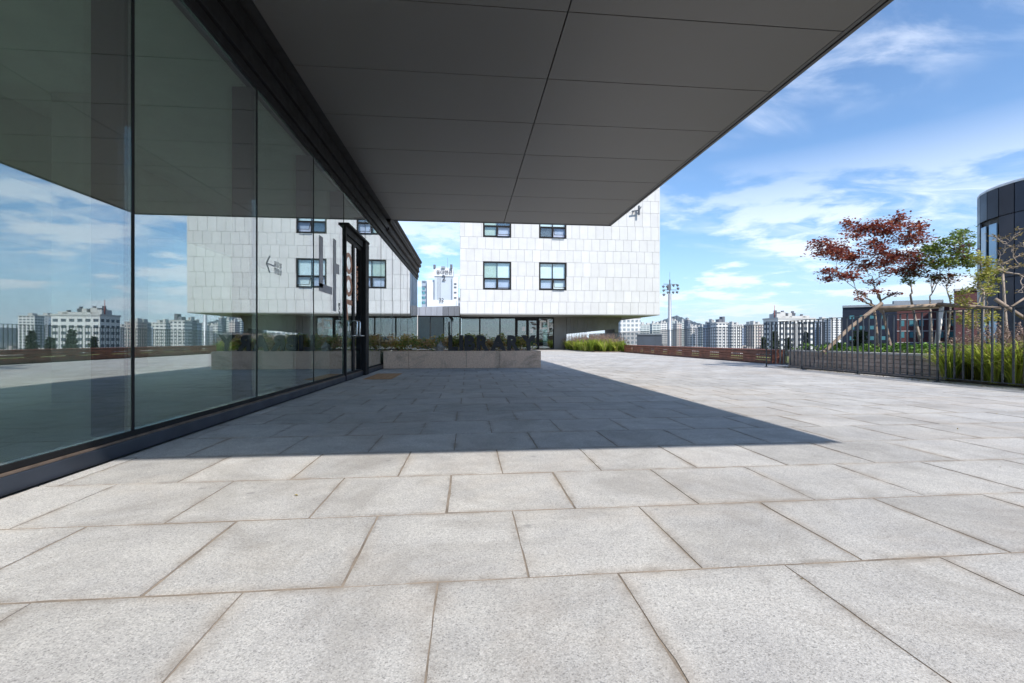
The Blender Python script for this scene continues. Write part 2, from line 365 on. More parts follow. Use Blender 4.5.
for k in range(-12, 60):
    y0 = 1.52+0.6*k; y1 = y0+0.6
    if y0 > 36.9: break
    off = -0.10 if k % 2 else -0.405
    off += random.uniform(-0.03, 0.03) if k > 4 else 0
    xl = -2.34 if y0 < 22.3 else -7.9
    xr = 9.22 if y0 < 12.5 else 10.66
    xx = off - 0.61*math.ceil((off-xl)/0.61)
    while xx < xr:
        a = max(xx, xl); bx_ = xx+0.61; c = min(bx_, xr)
        if c-a > 0.012: slab(a, c, y0, y1)
        xx = bx_
pv.build('paving', M_PAVE, kind='structure')

# mountain
mm = simple('mountain_forest', (0.035, 0.055, 0.05), 0.95, var=0.35, scale=0.012)
mt = MB(); prof = [(600,334),(632,331),(645,326.5),(655,323),(664,319.5),(672,316.6),(677,315.6),(684,318.2),(692,321),(700,323.5),(712,326.5),(724,329),(740,330.5),(770,331.5),(800,330),(830,331),(870,329),(930,330),(1000,332),(1100,333)]
D0 = 4200
ridge = []
for i in range(len(prof)-1):
    for s_ in range(6):
        f = s_/6; px = prof[i][0]*(1-f)+prof[i+1][0]*f; py = prof[i][1]*(1-f)+prof[i+1][1]*f+random.uniform(-0.25, 0.25)
        ridge.append((px, py))
rows = []
for (f, dd) in ((0.0, -900), (0.25, -620), (0.55, -330), (0.82, -120), (1.0, 0), (0.6, 400), (0, 900)):
    rw = []
    for (px, py) in ridge:
        x, y = W(px, D0+dd+random.uniform(-60, 60)); h = (Zp(py, D0)-GZ)*f*(1 if f in (0, 1) else random.uniform(0.85, 1.1))
        rw.append(Vector((x, y, GZ+h)))
    rows.append(rw)
for a, b in zip(rows, rows[1:]):
    for i in range(len(ridge)-1): mt.face([a[i], a[i+1], b[i+1], b[i]])
mt.build('mountain', mm, kind='structure')

# ------------------------------------------------------------------ library building with glass wall and canopy
SZ = CAMH+3.466      # soffit level 4.27
GT = 3.67; YEND = 22.0; YN = 3.27-SZ*0.98
lib = empty('library_building', (XG, 3.0, 0), 'library building at left with tall glass wall, orange-lettered doors and dark canopy', 'building')
mull = [-4.05+1.9*k for k in range(0, 14)]
mull = [-4.1, -2.2, -0.3, 1.62, 3.52, 5.45, 7.37, 9.10, 10.95, 12.9, 14.8, 16.6, 18.4, 20.2, 21.93]
# curb
c = MB(); c.box(XG-0.10, XG+0.03, -4.2, YEND, 0.0, 0.095); c.build('curb', M_CURB, lib, bevel=0.004)
c = MB(); c.box(XG-0.04, XG+0.020, -4.2, YEND, 0.097, 0.112); c.build('sill_bead', M_RUST, lib)
c = MB(); c.box(XG-0.07, XG+0.012, -4.2, YEND, 0.114, 0.150); c.build('bottom_rail', M_BLACK, lib)
# head and fascia above glass
c = MB(); c.box(XG-0.10, XG+0.03, -4.2, YEND, GT, GT+0.10)
c.box(XG-0.10, XG+0.07, -4.2, YEND, GT+0.103, GT+0.20); c.box(XG-0.10, XG+0.05, -4.2, YEND, GT+0.203, GT+0.33)
c.box(XG-0.10, XG+0.09, -4.2, YEND, GT+0.333, SZ-0.05)
c.build('glass_head', M_BLACK, lib, bevel=0.004)
door_i = 7
for i, ya in enumerate(mull[:-1]):
    yb = mull[i+1]
    if i == door_i: continue
    p = MB(); p.box(XG-0.024, XG, ya+0.014, yb-0.014, 0.152, GT-0.002); p.build('glass_panel', M_GLASS, lib)
for i, ya in enumerate(mull):
    p = MB(); p.box(XG-0.030, XG+0.004, ya-0.0135, ya+0.0135, 0.152, GT-0.002); mo = p.build('mullion', M_BLACK, lib)
    p = MB(); p.box(XG-0.255, XG-0.032, ya-0.03, ya+0.03, 0.115, GT-0.003); p.build('fin', M_FIN, mo)
# door portal
ya, yb = mull[door_i], mull[door_i+1]
DT = 3.03
dr = MB(); dr.box(XG-0.12, XG+0.035, ya+0.02, ya+0.09, 0.0, DT); dr.box(XG-0.12, XG+0.09, yb-0.34, yb-0.02, 0.0, DT)
dr.box(XG-0.12, XG+0.035, ya+0.092, yb-0.342, DT-0.14, DT); dr.box(XG-0.10, XG+0.10, ya-0.01, yb+0.01, DT+0.002, DT+0.05)
door = dr.build('door', M_BLACK, lib, bevel=0.004)
p = MB(); p.box(XG-0.024, XG, ya+0.02, yb-0.02, DT+0.052, GT-0.002); p.build('glass_panel', M_GLASS, lib)
y0d, y1d = ya+0.095, yb-0.345; ymid = (y0d+y1d)/2
for (a, b, sgn) in ((y0d, ymid-0.004, 1), (ymid+0.004, y1d, -1)):
    f = MB(); st = 0.075
    f.box(XG-0.05, XG, a, a+st, 0.02, DT-0.145); f.box(XG-0.05, XG, b-st, b, 0.02, DT-0.145)
    f.box(XG-0.05, XG, a+st, b-st, 0.02, 0.13); f.box(XG-0.05, XG, a+st, b-st, DT-0.23, DT-0.145)
    lf = f.build('door_leaf', M_BLACK, door)
    q = MB(); q.box(XG-0.032, XG-0.018, a+st, b-st, 0.13, DT-0.23); q.build('door_glass', M_GLASS, door)
    hy = (b-0.12) if sgn > 0 else (a+0.12)
    h = MB(); h.tube([(XG+0.0, hy, 1.20), (XG+0.08, hy, 1.20), (XG+0.095, hy, 1.18), (XG+0.095, hy, 0.90), (XG+0.08, hy, 0.885), (XG+0.0, hy, 0.885)], 0.016, 8)
    h.tube([(XG+0.095, hy, 0.89), (XG+0.095, hy+(-0.36 if sgn > 0 else 0.36), 0.89)], 0.013, 8)
    h.build('handle', M_CHROME, door, smooth=True)
# door lettering (rotated figures)
lt = MB()
def ring(mb, y, z, ry, rz, w, x, n=28, th=0.003):
    for k in range(n):
        a0, a1 = 2*math.pi*k/n, 2*math.pi*(k+1)/n
        def pt(a, s): return (y+(ry-s)*math.cos(a), z+(rz-s)*math.sin(a))
        o0, o1, i0, i1 = pt(a0, 0), pt(a1, 0), pt(a0, w), pt(a1, w)
        mb.hexa([(x,*o0),(x,*o1),(x,*i1),(x,*i0),(x+th,*o0),(x+th,*o1),(x+th,*i1),(x+th,*i0)])
xl = XG-0.0155; yc = (y0d+ymid)/2
ring(lt, yc, 2.36, 0.25, 0.215, 0.085, xl); ring(lt, yc, 1.90, 0.25, 0.215, 0.085, xl)
lt.box(xl, xl+0.003, yc-0.26, yc+0.26, 1.52, 1.62)
lt.hexa([(xl, yc-0.25, 1.52), (xl, yc-0.13, 1.52), (xl, yc-0.05, 1.20), (xl, yc-0.14, 1.20), (xl+.003, yc-0.25, 1.52), (xl+.003, yc-0.13, 1.52), (xl+.003, yc-0.05, 1.20), (xl+.003, yc-0.14, 1.20)])
lt.build('door_lettering', M_ORANGE, door)
yc2 = (ymid+y1d)/2
text_mb('LIBRARY', 0.19, 0.002, 0.006, frameM((xl, yc2-0.08, 2.42), (0,0,-1), (0,1,0)), spacing=1.05).build('door_lettering', M_ORANGE, door)
# vinyl on glass: large syllable, small rotated letters, arrow
v = MB(); xv = XG+0.002
def vb(p0, p1, z0, z1): v.box(xv, xv+0.003, YG(p0), YG(p1), z0, z1)
vb(319.2, 322.8, 1.66, 2.50); vb(319.2, 332, 1.60, 1.73)
vb(333.2, 336.0, 1.32, 2.62); vb(336.0, 339.0, 2.02, 2.20)
v.build('vinyl_letter', M_GREYV, lib)
text_mb('EAFO', 0.13, 0.001, 0.003, frameM((xv, YG(338.5), 1.50), (0,0,-1), (0,1,0))).build('vinyl_letter', M_DKTXT, lib)
M_ARROW = simple('pale_grey_vinyl', (0.46, 0.46, 0.47), 0.5)
v = MB(); ax, az = YG(266.5), 1.72
v.beam((xv+.002, ax, az), (xv+.002, ax+0.24, az), 0.003, 0.015); v.beam((xv+.002, ax, az), (xv+.002, ax+0.09, az+0.10), 0.003, 0.015); v.beam((xv+.002, ax, az), (xv+.002, ax+0.09, az-0.10), 0.003, 0.015)
v.build('vinyl_arrow', M_ARROW, lib)
text_mb('자료실\n열람실', 0.085, 0.001, 0.0, frameM((xv, YG(274), 1.72), (0,1,0), (0,0,1))).build('vinyl_letter', M_ARROW, lib)
# interior
c = MB(); c.box(-13.5, XG-0.11, -4.2, YEND, -0.02, 0.05); c.build('interior_floor', M_INFLOOR, lib)
c = MB(); c.box(-5.6, XG-0.11, -4.2, YEND, GT+0.02, GT+0.15); c.box(-13.5, -8.3, -4.2, YEND, GT+0.02, GT+0.15)
c.box(-5.60, -5.45, -4.2, YEND-0.13, 2.75, GT+0.018)
c.build('interior_ceiling', M_INCEIL, lib)
c = MB(); c.box(-13.6, -13.4, -4.2, YEND, 0.05, GT); c.box(-13.4, XG-0.3, -4.3, -4.1, 0.05, GT); c.box(-13.4, XG-0.12, YEND-0.12, YEND+0.0, 0.05, GT)
c.box(-9.0, XG-1.6, 13.8, 14.0, 0.052, GT); c.build('interior_wall', M_INWALL, lib)
for (x, yy) in ((-4.6, 6.0), (-4.6, 12.6), (-9.0, 3.0), (-9.0, 9.0), (-9.0, 15.0)):
    c = MB(); c.box(x-0.22, x+0.22, yy-0.22, yy+0.22, 0.052, GT+0.01); c.build('interior_column', M_INCOL, lib)
dm = bpy.data.materials.new('added_light_diffuser'); dm.use_nodes = True; t = dm.node_tree; t.nodes.clear()
o_ = N(t, 'ShaderNodeOutputMaterial'); tl0 = N(t, 'ShaderNodeBsdfTranslucent'); tl0.inputs[0].default_value = (0.97, 1.0, 0.94, 1); L(t, tl0.outputs[0], o_.inputs[0])
c = MB(); c.box(-8.4, -5.5, -4.1, YEND-0.2, SZ+0.63, SZ+0.65); c.build('added_skylight', dm, lib)  # unseen translucent roof strip, added so daylight brightens the interior
# roof mass, eave beyond the canopy
c = MB(); c.box(-5.6, XG-0.12, -4.4, YEND, GT+0.16, SZ+0.62); c.box(-13.8, -8.3, -4.4, YEND, GT+0.16, SZ+0.62)
c.build('roof', M_ROOF, lib)
c = MB(); c.box(XG-0.10, -2.24, 13.48, YEND-0.12, SZ-0.045, SZ+0.30)
c.tube([(-2.30, 13.48, SZ+0.06), (-2.30, YEND, SZ+0.06)], 0.085, 12); c.tube([(-2.27, 13.48, SZ+0.24), (-2.27, YEND+0.05, SZ+0.24)], 0.085, 12)
c.tube([(-2.33, 13.48, SZ-0.24), (-2.33, YEND-0.2, SZ-0.24)], 0.06, 10)
c.build('eave_gutter', M_ROOF, lib)
# canopy: backing slab, panels, edge trims
XE = 4.33
cn = MB(); cn.box(XG-0.10, XE-0.02, YN+0.02, 13.45, SZ+0.03, SZ+0.55); canopy = cn.build('canopy', M_DARK, lib)
sp = MB(); gapp = 0.007
ys = [4.73+1.24*k for k in range(-5, 8)]
ys = [YN+0.10]+[q for q in ys if q > YN+0.2]; ys[-1] = 13.36
for a, b in zip(ys, ys[1:]):
    for (x0, x1) in ((-2.20, 1.05), (1.05, XE-0.13)):
        sp.box(x0+gapp, x1-gapp, a+gapp, b-gapp, SZ+random.uniform(-0.001, 0.001), SZ+0.028, random.uniform(0.965, 1.035))
sp.build('soffit_panels', M_SOFFIT, canopy, bevel=0.003)
tr = MB()
tr.box(XE-0.125, XE-0.075, YN, 13.47, SZ+0.004, SZ+0.029); tr.box(XE-0.060, XE-0.012, YN, 13.47, SZ-0.006, SZ+0.029)
tr.box(XE-0.018, XE+0.01, YN, 13.47, SZ+0.031, SZ+0.57)
tr.box(-2.2, XE-0.13, 13.375, 13.41, SZ-0.004, SZ+0.029); tr.box(-2.2, XE-0.02, 13.455, 13.48, SZ-0.008, SZ+0.57)
tr.box(-2.2, XE-0.13, YN-0.01, YN+0.09, SZ-0.008, SZ+0.029)
tr.build('edge_trim', M_TRIM, canopy)
# end column strip (light downpipe) at the far end of the glass
c = MB(); c.tube([(XG-0.02, YEND+0.10, 0), (XG-0.02, YEND+0.10, 2.0)], 0.03, 10); c.build('downpipe', M_PALEPOST, lib)

# tactile plate
t = MB(); cx0, cy0 = W(379, 364/36)
t.box(-2.12, -1.55, 9.45, 11.0, 0.0035, 0.009)
for i in range(5):
    for j in range(14): t.tube([(-2.07+0.115*i, 9.51+0.11*j, 0.008), (-2.07+0.115*i, 9.51+0.11*j, 0.013)], [0.03, 0.022], 6)
t.build('tactile_plate', M_TACT, None, label='orange tactile plate set in the paving before the glass doors', cat='tactile paving')

# ------------------------------------------------------------------ granite planter with sign
plx0, plx1, ply0, ply1, plh = XG+0.04, 2.10, 13.0, 14.7, 0.49
pl = empty('granite_planter', ((plx0+plx1)/2, 13.0, 0), 'long low pink granite planter box meeting the glass wall, carrying dark lettering', 'planter')
b = MB()
xs = [plx0, W(410, 13.1)[0], W(466.5, 13.1)[0], W(499, 13.1)[0], plx1]
for i in range(4):
    b.box(xs[i]+0.003, xs[i+1]-0.003, ply0, ply0+0.18, 0.0, plh+random.uniform(-0.003, 0.003), random.uniform(0.93, 1.05))
b.box(plx1-0.18, plx1-0.003, ply0+0.183, ply1, 0, plh-0.002, 0.97); b.box(plx0, plx1-0.18, ply1-0.18, ply1-0.002, 0, plh, 1.0)
b.build('granite_wall', M_PINK, pl, bevel=0.006)
b = MB(); b.box(plx0+0.01, plx1-0.183, ply0+0.183, ply1-0.183, 0, plh-0.07); b.build('soil', M_SOIL, pl)
sg = empty('library_sign', (0.7, 13.16, plh), 'dark steel LIBRARY letters standing along the front edge of the pink granite planter', 'sign')
def boldtext(word, x0, x1, yb, h, z):
    cur = 0; items = []
    for ch in word:
        m = text_mb(ch, 1.0, 0.03, 0.058)
        xsv = [p.x for p in m.v]; zs = [p.y for p in m.v]
        items.append((m, min(xsv), max(xsv), min(zs), max(zs)))
    widths = [(it[2]-it[1])*(1.0) for it in items]; tot = sum(widths)+0.075*(len(word)-1)
    s = (x1-x0)/tot; x = x0
    for it, w in zip(items, widths):
        m = it[0]; sy = h/(it[4]-it[3])
        m.v = [Vector((x+(p.x-it[1])*s, yb-p.z*0.8, z+(p.y-it[3])*sy)) for p in m.v]
        m.f = [tuple(reversed(f)) for f in m.f] if False else m.f
        m.build('letter', M_LETTER, sg); x += w*s+0.075*s
boldtext('LIBRARY', -0.56, 1.97, 13.12, 0.445, plh+0.003)
# rock beside the L
rk = bmesh.new(); bmesh.ops.create_icosphere(rk, subdivisions=3, radius=1.0)
for vv in rk.verts:
    d = vv.co.normalized(); n_ = 0.12*math.sin(5*d.x+1)*math.cos(4*d.y)+0.1*math.sin(7*d.z+2*d.x)
    w_ = 1.0-0.45*max(0, d.z)
    vv.co = Vector((d.x*0.13*w_, d.y*0.12*w_, d.z*0.17))*(1+n_)
rme = bpy.data.meshes.new('rock'); rk.to_mesh(rme); rme.materials.append(M_STONE); ro = bpy.data.objects.new('rock', rme); col.objects.link(ro)
ro.location = (-0.80, 13.32, plh+0.09); tag(ro, 'small pointed grey rock beside the letter L on the planter', 'rock')

def leaf(mb, p, size, up=0.6, tint=None):
    d = Vector((random.gauss(0, 1), random.gauss(0, 1), random.gauss(0, 0.45))).normalized()
    nrm = Vector((random.gauss(0, 1-up), random.gauss(0, 1-up), 1)).normalized()
    s = d.cross(nrm)
    if s.length < 1e-4: return
    s.normalize(); s *= size*0.42; d = d*size; m = p+d*0.45+Vector((0, 0, size*0.12))
    tt = random.random() if tint is None else min(0.999, max(0, tint))
    mb.face([p, m+s, p+d, m-s], tt)
def shrubmass(name, mat, boxes, n, size, dn=9, **tg):
    mb = MB()
    for (x0, x1, y0, y1, z0, h) in boxes:
        A = (x1-x0)*(y1-y0)
        cl = [(random.uniform(x0, x1), random.uniform(y0, y1), random.uniform(0.6, 1.15), random.random()) for _ in range(max(6, int(A*dn)))]
        for (cx_, cy_, hh, tb) in cl:
            top = Vector((cx_, cy_, z0+h*hh))
            for _ in range(int(n)):
                a = random.uniform(0, 6.28); r = abs(random.gauss(0, 0.16)); zz = z0+h*hh*(1-(r/0.42)**2)*random.uniform(0.55, 1.0)
                if zz < z0: zz = z0+random.uniform(0, 0.1)
                leaf(mb, Vector((cx_+r*math.cos(a), cy_+r*math.sin(a), zz)), size*random.uniform(0.6, 1.3), 0.4, tb+random.gauss(0, 0.2))
    return mb.build(name, mat, None, kind='stuff', **tg)
shrubmass('autumn_shrubs', M_AUT, [(plx0+0.1, 1.85, 13.4, 14.5, plh-0.07, 0.50)], 110, 0.06, dn=22, label='low orange and green autumn shrubs filling the pink granite planter', cat='shrubs')

# ------------------------------------------------------------------ white building
wb = empty('white_building', (7.0, 33.8, 0), 'white stone-clad building raised over a recessed glazed ground floor, with paired dark-framed windows', 'building')
BX0, BX1, BY, BZ0, BZ1, BD = -0.59, 14.72, 33.8, 2.76, 18.5, 22.0
wins = []
def bw(px): return W(px, 34.0)[0]
wx = [(W(483, 33.9)[0], W(511, 34.1)[0]), (W(538.8, 34.3)[0], W(566, 34.5)[0])]
zl = [Zp(313.6, 34.3), Zp(302, 34.3), Zp(290.3, 34.3), Zp(276.6, 34.3), Zp(262.5, 34.3), Zp(250.4, 34.3), Zp(238.6, 34.3)]
zl[0] = BZ0
period = zl[6]-zl[2]
zz = zl[:7]; k = 3
hs = [zl[3]-zl[2], zl[4]-zl[3], zl[5]-zl[4], zl[6]-zl[5]]
i = 0
while zz[-1] < BZ1: zz.append(zz[-1]+hs[i % 4]); i += 1
BZ1 = zz[-1]
wz = [(zl[2], zl[4]), (zl[2]+period, zl[4]+period), (zl[2]+2*period, zl[4]+2*period)]
tl = MB(); g_ = 0.008
def tile_face(x0, x1, z0, z1, f):
    f(x0+g_, x1-g_, z0+g_, z1-g_, random.gauss(1.0, 0.022))
for ri in range(len(zz)-1):
    z0, z1 = zz[ri], zz[ri+1]; off = random.uniform(0, 0.6)
    cuts = [w for w in wx if any(z0 >= a-0.05 and z1 <= b+0.05 for a, b in wz)]
    spans = []; x = BX0
    for (a, b) in cuts: spans.append((x, a)); x = b
    spans.append((x, BX1))
    for (a, b) in spans:
        q = BX0+off-0.62
        while q < b:
            u0, u1 = max(q, a), min(q+0.62, b)
            if u1-u0 > 0.05: tile_face(u0, u1, z0, z1, lambda p, q_, r, s, tt: tl.box(p, q_, BY, BY+0.04, r, s, tt))
            q += 0.62
    for X, sg_ in ((BX0, 1), (BX1, -1)):
        q = BY+0.05+random.uniform(-0.6, 0)
        while q < BY+BD:
            u0, u1 = max(q, BY+0.045), min(q+0.62, BY+BD)
            if u1-u0 > 0.05:
                xa, xb = (X, X+0.04) if sg_ > 0 else (X-0.04, X)
                tl.box(xa, xb, u0+g_, u1-g_, z0+g_, z1-g_, random.gauss(1.0, 0.03))
            q += 0.62
tl.build('stone_cladding', M_TILE, wb)
core = MB()
# backing wall with window recesses: built as strips
cz = [BZ0+0.01]+[v_ for ab in wz for v_ in ab]+[BZ1-0.01]
def strip(x0, x1, z0, z1): core.box(x0, x1, BY+0.035, BY+0.30, z0, z1)
prev = BZ0+0.01
for (a, b) in wz:
    strip(BX0+0.045, BX1-0.045, prev, a)
    strip(BX0+0.045, wx[0][0], a, b); strip(wx[0][1], wx[1][0], a, b); strip(wx[1][1], BX1-0.045, a, b); prev = b
strip(BX0+0.045, BX1-0.045, prev, BZ1-0.02)
core.box(BX0+0.035, BX0+0.3, BY+0.30, BY+BD, BZ0+0.01, BZ1-0.02); core.box(BX1-0.3, BX1-0.035, BY+0.30, BY+BD, BZ0+0.01, BZ1-0.02)
core.box(BX0+0.3, BX1-0.3, BY+1.2, BY+1.3, BZ0+0.01, BZ1-0.02)
core.build('wall', M_GROUT, wb)
M_BLIND = simple('white_blind', (0.76, 0.84, 0.85), 0.8); M_MINT = simple('mint_blind', (0.48, 0.57, 0.48), 0.8); M_ROOM = simple('painted_dark_room', (0.06, 0.09, 0.13), 0.9)  # M_ROOM: dark board painted as the unlit room where a pane has no blind
M_BLUEG = simple('blue_frosted_sash', (0.52, 0.55, 0.70), 0.3)
def make_window(x0, x1, z0, z1, ul, ur, ll, lr, open_r):
    fr = MB(); fw = 0.10; ya_, yb_ = BY-0.02, BY+0.12
    fr.box(x0, x1, ya_, yb_, z0, z0+fw); fr.box(x0, x1, ya_, yb_, z1-fw, z1); fr.box(x0, x0+fw, ya_, yb_, z0+fw, z1-fw); fr.box(x1-fw, x1, ya_, yb_, z0+fw, z1-fw)
    zm = z0+(z1-z0)*0.40; xm = (x0+x1)/2
    fr.box(x0+fw, x1-fw, ya_+0.01, yb_, zm-0.045, zm+0.045); fr.box(xm-0.045, xm+0.045, ya_+0.012, yb_, z0+fw, zm-0.045)
    fr.box(xm-0.015, xm+0.015, ya_+0.03, yb_, zm+0.045, z1-fw)
    w_ = fr.build('window', M_BLACK, wb)
    for (a, b, bm_) in ((x0+fw, xm-0.015, ul), (xm+0.015, x1-fw, ur)):
        q = MB(); q.box(a, b, BY+0.06, BY+0.07, zm+0.045, z1-fw); q.build('pane', M_PANE, w_)
        q = MB(); hz = 0.0 if bm_ is not M_ROOM else 0.4
        q.box(a+0.02, b-0.02, BY+0.20, BY+0.22, zm+0.05, z1-fw); q.build('blind_or_room_board', bm_, w_)
    for k_, (a, b, bm_) in enumerate(((x0+fw, xm-0.045, ll), (xm+0.045, x1-fw, lr))):
        op = open_r if k_ else 0.0
        yo = -op
        s_ = MB(); t0, t1 = z0+fw, zm-0.045; f2 = 0.035
        def pnt(x, z, dy): 
            f_ = (t1-z)/(t1-t0); return (x, BY+0.02+yo*f_+dy, z+op*0.25*f_)
        def sb(xa, xb, za, zb, d0, d1): s_.hexa([pnt(xa,za,d0),pnt(xb,za,d0),pnt(xb,za,d1),pnt(xa,za,d1),pnt(xa,zb,d0),pnt(xb,zb,d0),pnt(xb,zb,d1),pnt(xa,zb,d1)])
        sb(a, b, t0, t0+f2, 0, 0.04); sb(a, b, t1-f2, t1, 0, 0.04); sb(a, a+f2, t0+f2, t1-f2, 0, 0.04); sb(b-f2, b, t0+f2, t1-f2, 0, 0.04)
        s_.build('sash', M_BLACK, w_)
        s_ = MB(); sb(a+f2, b-f2, t0+f2, t1-f2, 0.015, 0.025); s_.build('pane', M_PANE, w_)
        q = MB(); q.box(a, b, BY+0.20, BY+0.22, t0, t1); q.build('blind_or_room_board', bm_, w_)
make_window(*wx[0], *wz[0], M_MINT, M_BLIND, M_BLUEG, M_BLUEG, 0.10)
make_window(*wx[1], *wz[0], M_BLIND, M_BLIND, M_BLUEG, M_BLIND, 0.30)
make_window(*wx[0], *wz[1], M_MINT, M_ROOM, M_MINT, M_BLUEG, 0.22)
make_window(*wx[1], *wz[1], M_BLIND, M_BLIND, M_ROOM, M_BLUEG, 0.34)
make_window(*wx[0], *wz[2], M_BLIND, M_MINT, M_BLUEG, M_BLUEG, 0.0)
make_window(*wx[1], *wz[2], M_BLIND, M_BLIND, M_BLUEG, M_BLUEG, 0.0)
r_ = MB(); r_.box(BX0+0.03, BX1-0.03, BY+0.035, BY+BD, BZ1-0.02, BZ1+0.25); r_.build('roof', M_CAP, wb)
so = MB(); so.box(BX0+0.01, BX1-0.01, BY+0.01, BY+BD, BZ0-0.06, BZ0); so.build('soffit', simple('pale_soffit', (0.34,0.34,0.33), 0.7), wb)
# recessed ground floor
GY = 37.2; gx0, gx1 = -0.6, W(554, 37.5)[0]; gtop = BZ0-0.065
c = MB(); c.box(gx0, gx1, GY-0.05, GY+0.08, gtop-0.10, gtop); c.box(gx0, gx1, GY-0.05, GY+0.08, 0, 0.10); hd = c.build('shopfront_frame', M_BLACK, wb)
mx = [gx0, W(479.7, 37.5)[0], W(499.8, 37.5)[0], W(516.2, 37.5)[0], W(527.5, 37.5)[0], W(538, 37.5)[0], gx1]
for i in range(6):
    q = MB(); q.box(mx[i]+0.06, mx[i+1]-0.06, GY, GY+0.03, 0.102, gtop-0.102); q.build('glass_panel', M_GLASS2, wb)
for i, x in enumerate(mx):
    w_ = 0.11 if i in (3, 4, 5) else 0.035
    q = MB(); q.box(x-w_, x+w_, GY-0.04, GY+0.07, 0.102, gtop-0.102); q.build('mullion', M_BLACK, wb)
q = MB(); q.box(mx[3]+0.115, mx[5]-0.115, GY-0.03, GY+0.06, gtop-0.30, gtop-0.105); q.build('door_head', M_BLACK, wb)
for a, b in ((0, 3), (5, 6)):
    q = MB(); q.box(mx[a]+0.1, mx[b]-0.15, GY+0.3, GY+0.36, 1.36, 1.44); q.build('handrail', M_WHITEV, wb)
for px_, zc_ in ((523.5, 1.72), (531.5, 1.55)):
    q = MB(); xq = W(px_, 37.5)[0]; q.box(xq-0.13, xq+0.13, GY-0.012, GY-0.006, zc_-0.17, zc_+0.17); q.build('notice', M_WHITEV, wb)
text_mb('다', 1.12, 0.006, 0.022, frameM((W(539.6, 37.2)[0], GY-0.02, 1.55), (1,0,0), (0,0,1))).build('glass_lettering', M_WHITEV, wb)
text_mb('목', 0.5, 0.006, 0.01, frameM((W(549.4, 37.2)[0], GY-0.02, 1.75), (1,0,0), (0,0,1))).build('glass_lettering', M_WHITEV, wb)
c = MB(); c.box(gx0, gx1+0.02, GY+5.5, GY+5.7, 0, gtop); c.build('interior_wall', M_INWALL, wb)
c = MB(); c.box(gx0, gx1, GY+0.09, GY+5.5, 0.0, 0.05); c.build('interior_floor', M_INFLOOR, wb)
c = MB(); 
for x in (1.2, 4.9): c.box(x-0.2, x+0.2, GY+2.3, GY+2.7, 0.052, gtop-0.001)
c.build('interior_column', M_INCOL, wb)
for xs_, ws_, hs_, mc_ in ((0.1, 0.9, 1.7, (0.10,0.16,0.24)), (1.6, 0.5, 1.2, (0.45,0.30,0.16)), (2.5, 1.0, 1.5, (0.08,0.13,0.16)), (4.1, 0.7, 1.9, (0.16,0.20,0.14)), (5.2, 0.4, 1.3, (0.55,0.52,0.48)), (6.1, 0.6, 1.6, (0.09,0.12,0.18))):
    q = MB(); q.box(xs_, xs_+ws_, GY+3.2, GY+3.6, 0.052, hs_)
    for k_ in range(1, int(hs_/0.35)): q.box(xs_-0.02, xs_+ws_+0.02, GY+3.15, GY+3.198, k_*0.35, k_*0.35+0.03)
    q.build('shelf', simple('shelf_colour', mc_, 0.7), wb)
# dark pier and raked zinc wall
xa, xb_ = gx1+0.02, W(567, 37.6)[0]
c = MB(); c.box(xa, xb_, GY, GY+3.0, 0, gtop-0.002); c.build('pier', M_ZINC, wb)
c = MB(); xR0, xR1 = W(619, 37.6)[0], W(624.5, 37.6)[0]
zL, zR = Zp(334, 37.6), Zp(329, 37.6)
n = 15
for i in range(n):
    f0, f1 = i/n, (i+1)/n
    def bx(f): return xb_+0.01+(xR0-0.15-xb_)*f
    def tx(f): return xb_+0.01+(xR1-xb_)*f
    gq = 0.012/ (xR0-xb_)
    c.hexa([(bx(f0+gq), GY, zL+(zR-zL)*f0), (bx(f1), GY, zL+(zR-zL)*f1), (bx(f1), GY+3, zL+(zR-zL)*f1), (bx(f0+gq), GY+3, zL+(zR-zL)*f0),
            (tx(f0+gq), GY, gtop-0.002), (tx(f1), GY, gtop-0.002), (tx(f1), GY+3, gtop-0.002), (tx(f0+gq), GY+3, gtop-0.002)])
c.build('raked_wall', M_ZINC, wb)
c = MB(); pxa = W(616.5, 38)[0]; c.hexa([(pxa, GY+0.2, 0), (pxa+0.28, GY+0.2, 0), (pxa+0.28, GY+3, 0), (pxa, GY+3, 0), (xR1-0.55, GY+0.2, gtop-0.5), (xR1-0.2, GY+0.2, gtop-0.5), (xR1-0.2, GY+3, gtop-0.5), (xR1-0.55, GY+3, gtop-0.5)])
c.build('inclined_pier', M_ZINC, wb)
# wall light / sign high on the facade near the right corner
c = MB(); lx = W(640, 34.2)[0]; lz = Zp(209, 34.2)
c.beam((lx-0.5, BY-0.30, lz-0.08), (lx, BY-0.30, lz+0.0), 0.08, 0.08); c.box(lx, lx+0.12, BY-0.36, BY-0.25, lz-0.34, lz+0.36); c.beam((lx-0.3, BY-0.30, lz-0.05), (lx-0.3, BY, lz-0.05), 0.06, 0.06); c.beam((lx+0.1, BY-0.30, lz+0.05), (lx+0.24, BY-0.30, lz+0.30), 0.06, 0.06)
c.build('wall_bracket', M_RAIL, wb)

